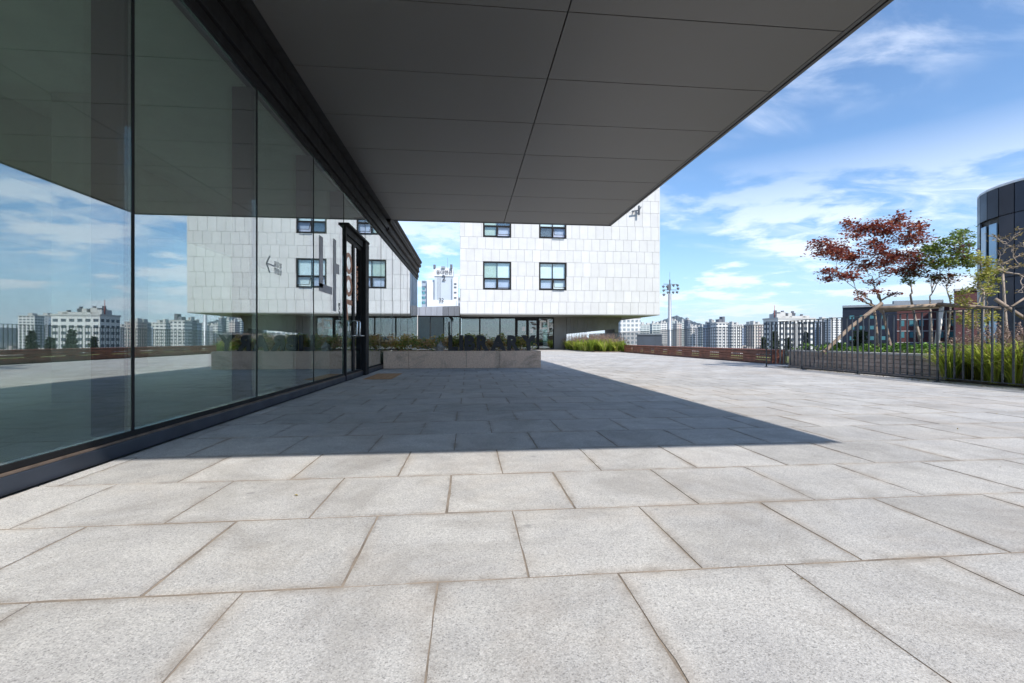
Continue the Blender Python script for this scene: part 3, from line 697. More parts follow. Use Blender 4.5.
# link building between the two
lk = empty('link_building', (-4.0, 34.0, 0), 'low link block with grey zinc roof edge between glass wall and white building', 'building')
LY = 34.4; lx0, lx1 = -9.0, -0.62
zb_, zt0, zt1 = Zp(316.3, 34.5), Zp(308.3, 34.5), Zp(306.6, 34.5)
c = MB(); xq = [lx0, W(418, 34.5)[0], W(438.5, 34.5)[0]]
q = lx0; i = 0
while q < lx1-0.05:
    e = min(q+0.42, lx1)
    za = zt0+(zt1-zt0)*max(0, (q+4)/3.4); zc_ = zt0+(zt1-zt0)*max(0, (e+4)/3.4)
    tn = 1.7 if q < xq[2] else 0.8
    c.hexa([(q+0.008, LY-0.5, zb_), (e-0.008, LY-0.5, zb_), (e-0.008, LY+6, zb_), (q+0.008, LY+6, zb_), (q+0.008, LY-0.5, za), (e-0.008, LY-0.5, zc_), (e-0.008, LY+6, zc_), (q+0.008, LY+6, za)], tn*random.uniform(0.95, 1.05)); q = e
c.build('roof', M_ZINC2, lk)
q = lx0
while q < lx1-0.1:
    e = min(q+1.55, lx1); p = MB(); p.box(q+0.03, e-0.03, LY, LY+0.03, 0.08, zb_-0.08); p.build('glass_panel', M_GLASS2, lk)
    p = MB(); p.box(q-0.03, q+0.03, LY-0.03, LY+0.06, 0.0, zb_-0.003); p.build('mullion', M_BLACK, lk); q = e
c = MB(); c.box(lx0, lx1, LY-0.02, LY+0.05, 0, 0.078); c.box(lx0, lx1, LY-0.02, LY+0.05, zb_-0.078, zb_-0.003); c.build('frame', M_BLACK, lk)
c = MB(); c.box(lx0, lx1, LY+5.6, LY+5.8, 0, zb_-0.003); c.build('back_wall', M_INWALL, lk)

# ------------------------------------------------------------------ bench
bn = empty('slatted_bench', (10.05, 14.2, 0), 'very long low red-brown slatted wooden bench in front of the railing', 'bench')
bx0, bx1, by0, by1, bh = 10.05, 10.52, 14.2, 28.6, 0.478
c = MB()
for i in range(4): c.box(bx0+0.005+i*0.118, bx0+0.105+i*0.118, by0, by1, bh-0.035, bh, random.uniform(0.9, 1.3))
c.build('seat', M_WOOD, bn, bevel=0.004)
nb = 9; st_ = (by1-by0)/nb
for i in range(nb+1):
    yy = by0+i*st_; yy = min(max(yy, by0+0.05), by1-0.05)
    c = MB(); c.box(bx0+0.02, bx1-0.02, yy-0.05, yy+0.05, 0, bh-0.037, 0.75); c.build('leg', M_WOOD, bn)
c = MB()
for i in range(nb):
    a, b = by0+i*st_+0.06, by0+(i+1)*st_-0.06
    for zq in (0.07, 0.165, 0.26, 0.355):
        gpos = (a+b)/2
        c.box(bx0+0.003, bx0+0.018, a-0.055, b+0.055, zq-0.038, zq+(0.048 if zq in (0.07, 0.355) else 0.036), random.uniform(0.8, 1.25))
c.box(bx0+0.022, bx0+0.04, by0+0.1, by1-0.1, 0.0, 0.105, 0.5); c.box(bx0+0.022, bx0+0.04, by0+0.1, by1-0.1, 0.325, 0.44, 0.5)
c.build('front_slats', M_WOOD, bn)

# ------------------------------------------------------------------ railings
def railing(label, pts, h, spacing, limit=100, posts=2.0, dual=False):
    a, b = Vector(pts[0]), Vector(pts[1]); d = (b-a); ln = d.length; u = d.normalized()
    root = empty('railing', tuple(a), label, 'railing', None)
    c = MB(); c.beam(a+Vector((0,0,h)), b+Vector((0,0,h)), 0.045, 0.012); c.build('top_rail', M_RAIL, root)
    c = MB(); c.beam(a+Vector((0,0,0.085)), b+Vector((0,0,0.085)), 0.04, 0.012); c.build('bottom_rail', M_RAIL, root)
    n = int(ln/spacing); me = None
    order = sorted(range(n+1), key=lambda i: (a+u*i*spacing).length)
    rest = MB()
    for rank, i in enumerate(order):
        p = a+u*(i*spacing); is_post = (i % 12 == 0)
        r = 0.0135 if is_post else 0.0110
        z0 = 0.0 if is_post else 0.092
        if rank < limit:
            if is_post:
                q = MB(); q.box(p.x-r, p.x+r, p.y-r, p.y+r, z0, h-0.007); q.box(p.x-0.035, p.x+0.035, p.y-0.035, p.y+0.035, 0.0, 0.012); q.build('post', M_RAIL, root)
            elif me is None:
                q = MB(); q.box(a.x-r, a.x+r, a.y-r, a.y+r, z0, h-0.007); o = q.build('baluster', M_RAIL, root); me = o; o.location = p-a
            else:
                o = me.copy(); col.objects.link(o); o.parent = root; o.location = p-a
        else: rest.box(p.x-r, p.x+r, p.y-r, p.y+r, z0, h-0.007)
    if rest.v: rest.build('far_balusters', M_RAIL, root, kind='stuff')
    return root
railing('near dark steel railing in front of the stone planter and tall grasses', [(8.35, -3.5, 0), (9.16, 12.66, 0)], 1.345, 0.158)
railing('short return of steel railing square to the terrace between near railing and bench', [(8.84, 12.75, 0), (10.78, 12.75, 0)], 1.345, 0.15)
railing('long steel railing running behind the wooden bench toward the white building', [(10.82, 12.9, 0), (10.82, 40.0, 0)], 1.345, 0.15)
railing('far railing closing the terrace under the raised white building', [(8.2, 40.2, 0), (10.7, 40.2, 0)], 1.5, 0.15)
railing('far railing right of the inclined pier beyond the white building', [(10.9, 40.2, 0), (15.4, 40.2, 0)], 1.345, 0.15)

# ------------------------------------------------------------------ stone planter on the right + beds
sp_ = empty('stone_planter', (9.4, 8.0, 0), 'raised buff stone-block planter bed behind the near railing holding the maples', 'planter')
sx0, sx1, sy0, sy1, sh = 9.42, 13.6, 8.1, 12.6, 0.51
c = MB(); nrow = 5; ch = (sh-0.05)/nrow
for r in range(nrow):
    q = sy0+(0.2 if r % 2 else 0)-0.4
    while q < sy1:
        a, b = max(q, sy0), min(q+0.4, sy1)
        if b-a > 0.04: c.box(sx0+random.uniform(0, 0.004), sx0+0.16, a+0.004, b-0.004, r*ch+0.005, (r+1)*ch-0.005, random.uniform(0.85, 1.12))
        q += 0.4
    q = sx0+0.165
    while q < sx1:
        b = min(q+0.4, sx1); c.box(q, b-0.004, sy0, sy0+0.16, r*ch+0.002, (r+1)*ch-0.002, random.uniform(0.9, 1.08)); q = b
c.build('block_wall', M_BUFF, sp_)
c = MB()
q = sy0-0.02
while q < sy1: b = min(q+0.8, sy1); c.box(sx0-0.02, sx0+0.19, q+0.002, b-0.002, sh-0.05, sh, random.uniform(0.95, 1.05)); q = b
c.box(sx0+0.192, sx1, sy0-0.02, sy0+0.19, sh-0.05, sh); c.build('coping', M_CAP, sp_, bevel=0.006)
c = MB(); c.box(sx0+0.195, sx1, sy0+0.195, sy1, 0, sh-0.07); c.build('soil', M_SOIL, sp_)
c = MB(); c.box(9.32, 14.8, -6, 8.07, -0.028, 0.03); c.box(9.36, 9.39, -6, 8.07, 0.0, 0.035); c.build('planting_bed', M_SOIL, kind='structure')
c = MB(); c.box(10.9, 15.3, 13.0, 40.0, -0.028, 0.02); c.build('lawn', M_LAWN, kind='structure')
c = MB(); c.box(8.2, 10.6, 28.9, 36.8, -0.004, 0.05); c.build('far_bed', M_SOIL, kind='structure')
shrubmass('ground_cover', M_GREEN, [(sx0+0.2, 11.0, sy0+0.3, sy1-0.1, sh-0.07, 0.26), (11.0, sx1, sy0+0.4, sy1-0.1, sh-0.07, 0.24)], 90, 0.06, label='bright green leafy ground cover under the maples in the stone planter', cat='ground cover')

def grass(name, boxes, n, h, plumes, width=0.011, **tg):
    mb = MB(); mp = MB()
    for (x0, x1, y0, y1, z0) in boxes:
        A = (x1-x0)*(y1-y0); nc = max(5, int(A*7))
        for _ in range(nc):
            cx_, cy_ = random.uniform(x0, x1), random.uniform(y0, y1); hh = h*random.uniform(0.65, 1.1); tb = random.random()*0.7
            for _b in range(n):
                a = random.uniform(0, 6.28); r0 = random.uniform(0, 0.09); lean = random.uniform(0.1, 1.2)*hh*0.9
                b0 = Vector((cx_+r0*math.cos(a), cy_+r0*math.sin(a), z0)); dirv = Vector((math.cos(a), math.sin(a), 0))
                L_ = hh*random.uniform(0.6, 1.05); side = Vector((-dirv.y, dirv.x, 0)).lerp(dirv, random.uniform(-.6,.6)).normalized()*width*random.uniform(0.6, 1.4)
                pts = [b0, b0+dirv*lean*0.18+Vector((0,0,L_*0.5)), b0+dirv*lean*0.55+Vector((0,0,L_*0.86)), b0+dirv*lean*1.05+Vector((0,0,L_*random.uniform(0.75,1.0)))]
                tt = min(0.999, max(0, tb+random.gauss(0, 0.22)))
                mb.face([pts[0]-side*0.6, pts[0]+side*0.6, pts[1]+side, pts[1]-side], tt)
                mb.face([pts[1]-side, pts[1]+side, pts[2]+side*0.7, pts[2]-side*0.7], tt)
                mb.face([pts[2]-side*0.7, pts[2]+side*0.7, pts[3]], tt)
            for _p in range(plumes):
                a = random.uniform(0, 6.28); top = Vector((cx_+random.gauss(0, 0.2)*h, cy_+random.gauss(0, 0.2)*h, z0+hh*random.uniform(0.8, 1.2)))
                base = Vector((cx_, cy_, z0+0.1)); mid = base.lerp(top, 0.6)+Vector((0, 0, 0.05))
                mb.tube([base, mid, top], 0.0022, 3, 0.85, cap=False)
                dv = (top-mid).normalized()
                for k in range(20):
                    s_ = top+dv*(k/20*0.15)+Vector((random.gauss(0, 0.012), random.gauss(0, 0.012), random.gauss(0, 0.006)))
                    leaf(mp, s_, 0.034, 0.0)
    o = mb.build(name, M_GRASS, None, kind='stuff', **tg)
    return o, mp
o, mp = grass('ornamental_grass', [(9.3, 10.3, 5.2, 8.1, 0.03)]*4+[(10.3, 12.0, 5.0, 8.0, 0.03), (10.3, 12.0, 5.0, 8.0, 0.03), (9.35, 11.0, -3.0, 5.0, 0.03)], 90, 0.78, 4, width=0.009,
      label='tall yellow-green ornamental grass behind the near railing', cat='grass')
mp.build('grass_plumes', M_PLUME, None, kind='stuff', label='fuzzy mauve-brown seed heads rising over the near ornamental grass', cat='grass plumes')
o, mp = grass('far_grass', [(8.0, 10.45, 29.1, 36.9, 0.05)], 60, 0.85, 8, width=0.02, label='mauve and green ornamental grass bed beyond the far end of the bench', cat='grass')
mp.build('far_grass_plumes', M_PLUME, None, kind='stuff', label='pinkish brown seed heads over the far grass bed', cat='grass plumes')

# ------------------------------------------------------------------ trees
def bez(p0, p1, p2, n=6): return [p0*(1-t)**2+p1*2*t*(1-t)+p2*t*t for t in [i/n for i in range(n+1)]]
def tree(name, label, stems, blobs, lm, bark, lsize, D, trunk_r=0.045, up=0.7, tint=None, depth=0.75, twn=9, dens=1.0):
    """stems: [(base px,py),(fork px,py)]; blobs: (px, py, wpx, hpx, n, which stem, tint range)"""
    mpp = D/FPX
    base0 = P(*stems[0][0], D); base0.z = stems[0][2] if len(stems[0]) > 2 else sh-0.07
    root = empty(name, tuple(base0), label, 'tree')
    tk = MB(); lv = MB(); forks = []
    for s_ in stems:
        b_ = P(*s_[0], D); b_.z = s_[2] if len(s_) > 2 else sh-0.07; f_ = P(*s_[1], D)+Vector((random.uniform(-.1,.1), random.uniform(-0.15, 0.15), 0))
        mid = (b_+f_)/2+Vector((random.uniform(-0.05, 0.05), random.uniform(-0.05, 0.05), 0))
        pts = bez(b_, mid, f_, 6); tk.tube(pts, [trunk_r*(1.15-0.5*i/6) for i in range(7)], 8); forks.append(f_)
    nodes = [(f, None) for f in forks]; nd = [[(f, trunk_r*0.85)] for f in forks]
    order = []
    for bb in blobs:
        c0 = P(bb[0], bb[1], D+random.uniform(-depth, depth)); order.append(((c0-forks[bb[5]]).length, c0, bb))
    order.sort(key=lambda q: q[0])
    for dist, c0, (px, py, w, h, n, si, tr_) in order:
        rx, rz, ry = w*mpp/2, h*mpp/2, w*mpp/2*0.9
        best = None
        for (p, r) in nd[si]:
            dd = (c0-p).length; go = (p-forks[si]).length
            cost = dd + 0.35*go + (0.6 if p.z > c0.z+0.05 else 0)
            if best is None or cost < best[0]: best = (cost, p, r)
        f_, r0 = best[1], best[2]; d_ = c0-f_
        m_ = f_+d_*0.5+Vector((-d_.x*0.06, -d_.y*0.06, -abs(d_.z)*0.02))+Vector([random.gauss(0, 0.06) for _ in range(3)])
        pts = bez(f_, m_, c0, 7); pts = [p+Vector([random.gauss(0, 0.014) for _ in range(3)]) if 0 < i < 7 else p for i, p in enumerate(pts)]
        rr = [max(0.0055, r0*(0.78-0.40*i/7)) for i in range(8)]
        tk.tube(pts, rr, 6)
        nd[si] += [(pts[k], rr[k]) for k in (3, 5, 7)]
        for _ in range(twn):
            while True:
                q = Vector((random.uniform(-1, 1), random.uniform(-1, 1), random.uniform(-1, 1)))
                if q.length < 1: break
            q = q.normalized()*(q.length**0.5)
            e = c0+Vector((q.x*rx, q.y*ry, q.z*rz)); s0 = pts[random.choice((4, 5, 6, 7))]
            mid = (s0+e)/2+Vector((random.gauss(0, 0.04), random.gauss(0, 0.04), 0.03))
            tw = bez(s0, mid, e, 5); tk.tube(tw, [0.006, 0.005, 0.004, 0.003, 0.0025, 0.002], 4, cap=False)
            for _l in range(max(1, int(n/twn*dens+0.5))):
                t_ = random.uniform(0.3, 1.05); k = min(4, int(t_*5)); p = tw[k].lerp(tw[k+1], min(1, t_*5-k))
                p = p+Vector((random.gauss(0, rx*0.36), random.gauss(0, ry*0.36), random.gauss(0, min(rz*0.42, 0.11))))
                tv = random.uniform(*tr_)
                leaf(lv, p, lsize*random.uniform(0.55, 1.25), up, tv)
    tk.build('trunk', bark, root, smooth=True); lv.build('crown', lm, root)
    return root
def Z2(zx, zy): return 800+zx/5.69, 200+zy/5.69        # zoom coordinates of the study crop
def B2(zx, zy, w, h, n, si, tr=(0, 1)): x, y = Z2(zx, zy); return (x, y, w/5.69, h/5.69, n, si, tr)
tree('maple_tree', 'tallest maple with dark red leaves and two slender pale trunks in the stone planter',
     [((878, 345), (870, 306)), ((892, 345), (887, 300))],
     [B2(290,130,110,50,120,0), B2(350,165,150,60,230,1), B2(430,150,150,70,260,1), B2(500,180,150,60,240,1), B2(590,90,110,50,90,1), B2(560,130,120,50,110,1),
      B2(620,150,150,50,120,1), B2(690,145,70,30,45,1), B2(690,215,130,45,140,1), B2(600,210,150,55,180,1), B2(310,205,90,30,70,1),
      B2(110,250,130,50,190,0), B2(170,275,150,60,260,0), B2(230,300,130,60,210,0), B2(120,305,100,40,90,0), B2(310,315,150,60,240,0), B2(360,370,150,60,240,1),
      B2(450,300,140,60,190,1), B2(480,350,150,70,280,1), B2(560,330,150,70,260,1), B2(650,320,150,70,260,1), B2(650,370,120,60,180,1), B2(540,400,150,50,150,1),
      B2(160,405,120,40,110,0), B2(210,430,130,40,110,0), B2(140,455,80,30,60,0), B2(290,430,120,40,130,0), B2(390,250,120,50,100,1), B2(440,240,120,40,90,1),
      B2(340,525,80,26,50,0), B2(335,560,60,18,30,0), B2(430,520,80,20,40,1), B2(540,535,80,24,45,1), B2(420,460,100,30,70,1), B2(700,180,60,30,40,1)],
     M_LRED, M_BARK, 0.074, 12.0, 0.038, dens=1.8)
def Z3(zx, zy): return 900+zx/5.69, 210+zy/5.69
def B3(zx, zy, w, h, n, si, tr=(0, 1)): x, y = Z3(zx, zy); return (x, y, w/5.69, h/5.69, n, si, tr)
tree('maple_tree', 'small dark red and green maple just right of the tallest red maple',
     [((924, 345), Z3(95, 480))],
     [B3(40,360,90,40,110,0,(0,.5)), B3(90,350,90,50,120,0,(0,.6)), B3(130,365,80,40,90,0,(0,.4)), B3(60,410,70,30,50,0,(.2,.7)), B3(95,310,80,40,70,0,(0,.6)), B3(20,395,50,24,30,0,(.3,.7))],
     M_LMIX, M_BARK2, 0.072, 12.2, 0.036, dens=1.4)
tree('maple_tree', 'multi-stemmed maple, green leaves turning red, behind the pale leaning post',
     [(Z3(180, 720), Z3(185, 540)), (Z3(245, 720), Z3(235, 540))],
     [B3(165,215,80,40,70,0,(.3,.9)), B3(210,240,120,70,230,0,(.3,1)), B3(230,290,130,60,210,0,(.2,1)), B3(270,180,110,40,90,1,(.4,.8)), B3(330,130,110,30,60,1,(.4,.8)),
      B3(370,115,80,24,40,1,(.4,.7)), B3(340,160,120,40,80,1,(.3,.8)), B3(390,195,70,26,45,1,(.4,.8)), B3(320,230,130,60,140,1,(0,.7)), B3(380,260,120,60,140,1,(.2,.9)), B3(300,300,110,50,110,1,(.3,1)),
      B3(270,370,110,30,100,1,(0,.4)), B3(210,370,80,30,80,0,(0,.5)), B3(400,310,100,50,100,1,(.4,1)), B3(340,215,90,40,60,1,(0,.3)), B3(170,300,70,40,60,0,(.3,.8))],
     M_LMIX, M_BARK2, 0.070, 11.2, 0.028, dens=2.3, depth=0.5)
tree('maple_tree', 'thin tree with loose yellow-green leaves against the dark curved building',
     [(Z3(440, 740), Z3(445, 470))],
     [B3(440,260,70,40,60,0,(.2,1)), B3(480,300,90,50,110,0,(.3,1)), B3(500,340,90,50,120,0,(.4,1)), B3(460,370,100,50,110,0,(.2,1)), B3(540,400,80,40,60,0,(.2,.8)), B3(450,440,90,40,70,0,(.2,1)),
      B3(360,470,90,40,60,0,(.3,1)), B3(350,530,80,50,70,0,(.3,1)), B3(500,440,80,40,50,0,(.2,1)), B3(520,470,90,30,50,0,(.3,1)), B3(360,620,90,60,110,0,(.4,1)), B3(510,620,90,60,110,0,(.4,1)), B3(430,580,90,50,90,0,(.3,1)),
      B3(420,660,120,40,90,0,(.3,1)), B3(560,350,60,30,30,0,(0,.8))],
     M_LYEL, M_BARK2, 0.065, 10.4, 0.03, dens=1.9, depth=0.4)
tree('maple_tree', 'nearly bare tree with few tan leaves at the right edge of the picture',
     [((1011, 352), Z3(620, 350), 0.03)],
     [B3(590,220,80,30,14,0), B3(560,170,80,24,16,0), B3(520,150,50,20,14,0), B3(650,140,80,30,20,0), B3(690,105,60,20,14,0), B3(700,190,90,30,20,0), B3(640,210,60,30,10,0), B3(560,290,90,24,22,0),
      B3(690,260,90,30,20,0), B3(680,320,80,24,30,0,(.6,1)), B3(560,340,90,24,20,0,(.6,1)), B3(750,130,80,40,24,0), B3(780,220,90,60,30,0), B3(760,400,90,24,14,0), B3(700,470,80,24,12,0), B3(600,300,40,30,8,0)],
     M_LTAN, M_BARK2, 0.055, 9.3, 0.030, twn=5, depth=0.4)
# support frame
ts = empty('tree_support', tuple(P(905, 345, 11.6)), 'weathered wooden pole frame bracing the maples', 'tree support')
def pole(pts, r, m=M_POLE, D=11.5):
    q = MB(); q.tube([P(*p, D) if len(p) == 2 else P(*p) for p in pts], r, 8); return q.build('pole', m, ts, smooth=True)
pole([(873, 308.6, 11.6), (941, 305.3, 11.0)], 0.052); pole([(880, 311.0, 12.4), (941, 306.5, 11.8)], 0.045)
pole([(938, 304.3, 11.0), (980, 307.3, 10.2)], 0.045); pole([(976, 307.0, 10.1), (1008, 309.0, 9.7)], 0.035); pole([(940, 312, 11.7), (975, 311, 11.4)], 0.03)
q = MB(); q.tube([P(824, 352, 11.6), P(850, 327.5, 11.5), P(882, 303, 11.4)], 0.045, 8); q.build('prop', M_POLE, ts)
q = MB(); a_ = P(936, 351, 10.9); q.tube([a_, P(942, 304.5, 11.0)], [0.052, 0.044], 9); q.build('leaning_post', M_PALEPOST, ts, smooth=True)
pole([(995, 299, 9.2), (1030, 322, 9.0)], 0.035); pole([(1045, 285, 9.4), (1003, 312, 9.3)], 0.02)

# ------------------------------------------------------------------ dark curved building, right
M_PANEL = simple('dark_metal_panel', (0.040, 0.047, 0.065), 0.38, 0.55, var=0.2, scale=0.5, tint=True)
M_TEAL = simple('teal_window_glass', (0.10, 0.28, 0.32), 0.12, 0.2, var=0.3, scale=0.6)
M_SKYGL = simple('sky_blue_window', (0.32, 0.44, 0.55), 0.10, 0.3, var=0.2, scale=0.6)
cb = empty('curved_building', (*W(1000, 37), GZ), 'tall dark metal-panelled building with rounded corner at the right edge', 'building')
# rounded corner: tangent at px 977; camera-range ~53.6 m -> scaled to 33 m here
sc_ = 33.0/53.6
ang_t = math.atan((977-512)/FPX)+YAW; Rr = 3.3
tl_ = 34.0; cdist = math.hypot(tl_, Rr); cang = ang_t+math.asin(Rr/cdist)
ccx, ccy = cdist*math.sin(cang), cdist*math.cos(cang)
ztop = Zp(199, tl_*math.cos(ang_t-YAW))
def arcpts(r):
    # start behind (far side), sweep round the corner to the camera-facing side, then straight right/near
    out = []
    thd = math.atan2(-ccx*0-ccy, -ccx)  # toward camera
    a_start = math.atan2(math.cos(ang_t), -math.sin(ang_t)) if False else None
    # left-facing normal direction (perpendicular to tangent ray, pointing left)
    nl = math.atan2(math.sin(ang_t), -math.cos(ang_t))
    a0 = nl-R(95); a1 = nl+R(75)
    return a0, a1
a0, a1 = arcpts(Rr)
npan = 14; pts_ = []
for k in range(npan+1):
    a = a0+(a1-a0)*k/npan; pts_.append((ccx+Rr*math.cos(a), ccy+Rr*math.sin(a)))
ta = a1+math.pi/2
end = pts_[-1]; pts_ += [(end[0]+math.cos(ta)*1.25*k, end[1]+math.sin(ta)*1.25*k) for k in range(1, 14)]
ta0 = a0-math.pi/2; st0 = pts_[0]; pts_ = [(st0[0]+math.cos(ta0)*1.25*k, st0[1]+math.sin(ta0)*1.25*k) for k in range(10, 0, -1)]+pts_
lv_ = [ztop-0.05, ztop-1.45, ztop-4.4, ztop-5.9, ztop-9.0, ztop-12, ztop-16, GZ]
c = MB()
def inset(p, q, z0, z1, g, depth, mb, tn):
    p = Vector((*p, 0)); q = Vector((*q, 0)); d = (q-p); l = d.length; d.normalize(); nrm = Vector((-d.y, d.x, 0))
    if nrm.dot(Vector((ccx, ccy, 0))-p) < 0: nrm = -nrm   # points inward
    a = p+d*g; b = q-d*g
    mb.hexa([(a.x,a.y,z0+g),(b.x,b.y,z0+g),(b.x+nrm.x*depth,b.y+nrm.y*depth,z0+g),(a.x+nrm.x*depth,a.y+nrm.y*depth,z0+g),
             (a.x,a.y,z1-g),(b.x,b.y,z1-g),(b.x+nrm.x*depth,b.y+nrm.y*depth,z1-g),(a.x+nrm.x*depth,a.y+nrm.y*depth,z1-g)], tn)
winset = {}
def pxof(p):
    D = p[0]*math.sin(YAW)+p[1]*math.cos(YAW); return 512+FPX*(p[0]*math.cos(YAW)-p[1]*math.sin(YAW))/D
winidx = [i for i in range(10, len(pts_)-1) if any(pxof(pts_[i]) <= q < pxof(pts_[i+1]) for q in (981.5, 996, 1042))]
for i in range(len(pts_)-1):
    for j in range(len(lv_)-1):
        if j in (1, 3) and i in winidx: winset[(i, j)] = 1; continue
        inset(pts_[i], pts_[i+1], lv_[j+1], lv_[j], 0.02, 0.08, c, random.uniform(0.85, 1.2))
c.build('wall_panels', M_PANEL, cb)
c = MB(); inn = []
cenv = Vector((ccx, ccy))
for p in pts_:
    v2 = cenv-Vector(p); inn.append(tuple(Vector(p)+v2.normalized()*0.12))
# close polygon far right
far = (pts_[-1][0]+10*math.sin(ang_t+0.3)+8, pts_[-1][1]+10); 
poly = inn+[(inn[-1][0]+14, inn[-1][1]+6), (inn[0][0]+14, inn[0][1]+6)]
area = sum(poly[k][0]*poly[(k+1) % len(poly)][1]-poly[(k+1) % len(poly)][0]*poly[k][1] for k in range(len(poly)))
if area < 0: poly = poly[::-1]
c.prism(poly, GZ, ztop-0.08); c.build('core_wall', M_DARK, cb)
c = MB()
for p, q in zip(pts_, pts_[1:]): inset(p, q, ztop-0.045, ztop+0.06, -0.0, 0.45, c, 1.0)
c.build('parapet_cap', simple('cap_metal', (0.75,0.77,0.80), 0.5, 0.2), cb)
for (i, j) in winset:
    q = MB(); inset(pts_[i], pts_[i+1], lv_[j+1]+0.15, lv_[j]-0.15, 0.12, 0.05, q, 1.0); q.build('window', M_SKYGL, cb)

# ------------------------------------------------------------------ dark low block and brick building
def facing_block(name, label, px0, px1, ytop0, ytop1, D0_, D1_, depth, mat, zbot=GZ, cat='building', group=None):
    a = Vector((*W(px0, D0_), 0)); b = Vector((*W(px1, D1_), 0)); d = (b-a).normalized(); nrm = Vector((-d.y, d.x, 0))
    z1 = Zp(ytop0, D0_)
    root = empty(name, (a.x, a.y, zbot), label, cat, group)
    m = MB(); c_, e_ = b*(1+depth/b.length), a*(1+depth/a.length)
    m.prism([(a.x,a.y),(b.x,b.y),(c_.x,c_.y),(e_.x,e_.y)], zbot, z1); m.build('wall', mat, root)
    return root, a, d, nrm, (b-a).length, z1
M_NAVY = simple('navy_panel', (0.022, 0.028, 0.045), 0.4, 0.3, var=0.2, scale=0.3)
M_BRICK = simple('red_brick', (0.085, 0.028, 0.028), 0.85, var=0.2, scale=1.0)
M_BAND = simple('pale_band', (0.45, 0.42, 0.42), 0.8)
M_GREYP = simple('grey_parapet', (0.26, 0.29, 0.32), 0.6)
r_, a, d, nn, ln, z1 = facing_block('navy_block', 'dark navy flat-roofed block with rows of small teal windows behind the red maple', 842.5, 897, 307.7, 303, 44, 42, 6, M_NAVY)
q = MB(); q.beam(a+Vector((0,0,z1+0.1))-nn*0.02, a+d*ln+Vector((0,0,z1+0.1))-nn*0.02, 0.25, 0.2); q.build('parapet', M_GREYP, r_)
for j in range(5):
    for i in range(9):
        f = 0.55+i*0.78
        if f+0.5 > ln: continue
        p0 = a+d*f-nn*0.02; p1 = a+d*(f+0.36)-nn*0.02; zq = z1-0.95-j*1.0
        q = MB(); q.hexa([(p0.x,p0.y,zq-0.17),(p1.x,p1.y,zq-0.17),(p1.x+nn.x*.1,p1.y+nn.y*.1,zq-0.17),(p0.x+nn.x*.1,p0.y+nn.y*.1,zq-0.17),(p0.x,p0.y,zq+0.17),(p1.x,p1.y,zq+0.17),(p1.x+nn.x*.1,p1.y+nn.y*.1,zq+0.17),(p0.x+nn.x*.1,p0.y+nn.y*.1,zq+0.17)])
        q.build('window', M_TEAL, r_)
r_, a, d, nn, ln, z1 = facing_block('brick_building', 'red brick building with pale horizontal bands behind the planter trees', 893, 985, 307.5, 300, 50, 47, 8, M_BRICK)
q = MB(); q.beam(a+Vector((0,0,z1+0.35))-nn*0.03, a+d*ln*0.55+Vector((0,0,z1+0.35))-nn*0.03, 0.5, 0.7); q.build('parapet', M_GREYP, r_)
for j in range(4):
    zq = z1-1.35-j*1.25
    q = MB(); q.beam(a+Vector((0,0,zq))-nn*0.03, a+d*ln+Vector((0,0,zq))-nn*0.03, 0.06, 0.09); q.build('band', M_BAND, r_)
    for i in range(9):
        f = 0.6+i*ln/9.2
        if f+1.0 > ln: continue
        p0 = a+d*f-nn*0.02; p1 = a+d*(f+0.38)-nn*0.02; z0_, z1_ = zq-0.72, zq-0.10
        q = MB(); q.hexa([(p0.x,p0.y,z0_),(p1.x,p1.y,z0_),(p1.x+nn.x*.1,p1.y+nn.y*.1,z0_),(p0.x+nn.x*.1,p0.y+nn.y*.1,z0_),(p0.x,p0.y,z1_),(p1.x,p1.y,z1_),(p1.x+nn.x*.1,p1.y+nn.y*.1,z1_),(p0.x+nn.x*.1,p0.y+nn.y*.1,z1_)])
        q.build('window', M_TEAL, r_)
# raised brick stair tower
r_, a, d, nn, ln, z1 = facing_block('brick_tower', 'dark red brick stair tower rising behind the yellow-green tree', 954, 992, 291, 291, 46, 45, 6, M_BRICK)
q = MB(); q.beam(a+Vector((0,0,z1+0.1))-nn*0.02, a+d*ln+Vector((0,0,z1+0.1))-nn*0.02, 0.3, 0.2); q.build('parapet', M_BAND, r_)
r_, a, d, nn, ln, z1 = facing_block('metal_shed', 'dark blue-grey flat shed seen through the far railing beside the floodlight mast', 637, 661.5, 335, 335, 70, 70, 14, simple('shed_blue', (0.075, 0.095, 0.13), 0.6, var=0.2, scale=0.2))
q = MB(); q.beam(a+Vector((0,0,z1+0.1))-nn*0.05, a+d*ln+Vector((0,0,z1+0.1))-nn*0.05, 0.3, 0.2); q.build('roof_edge', M_GREYP, r_)

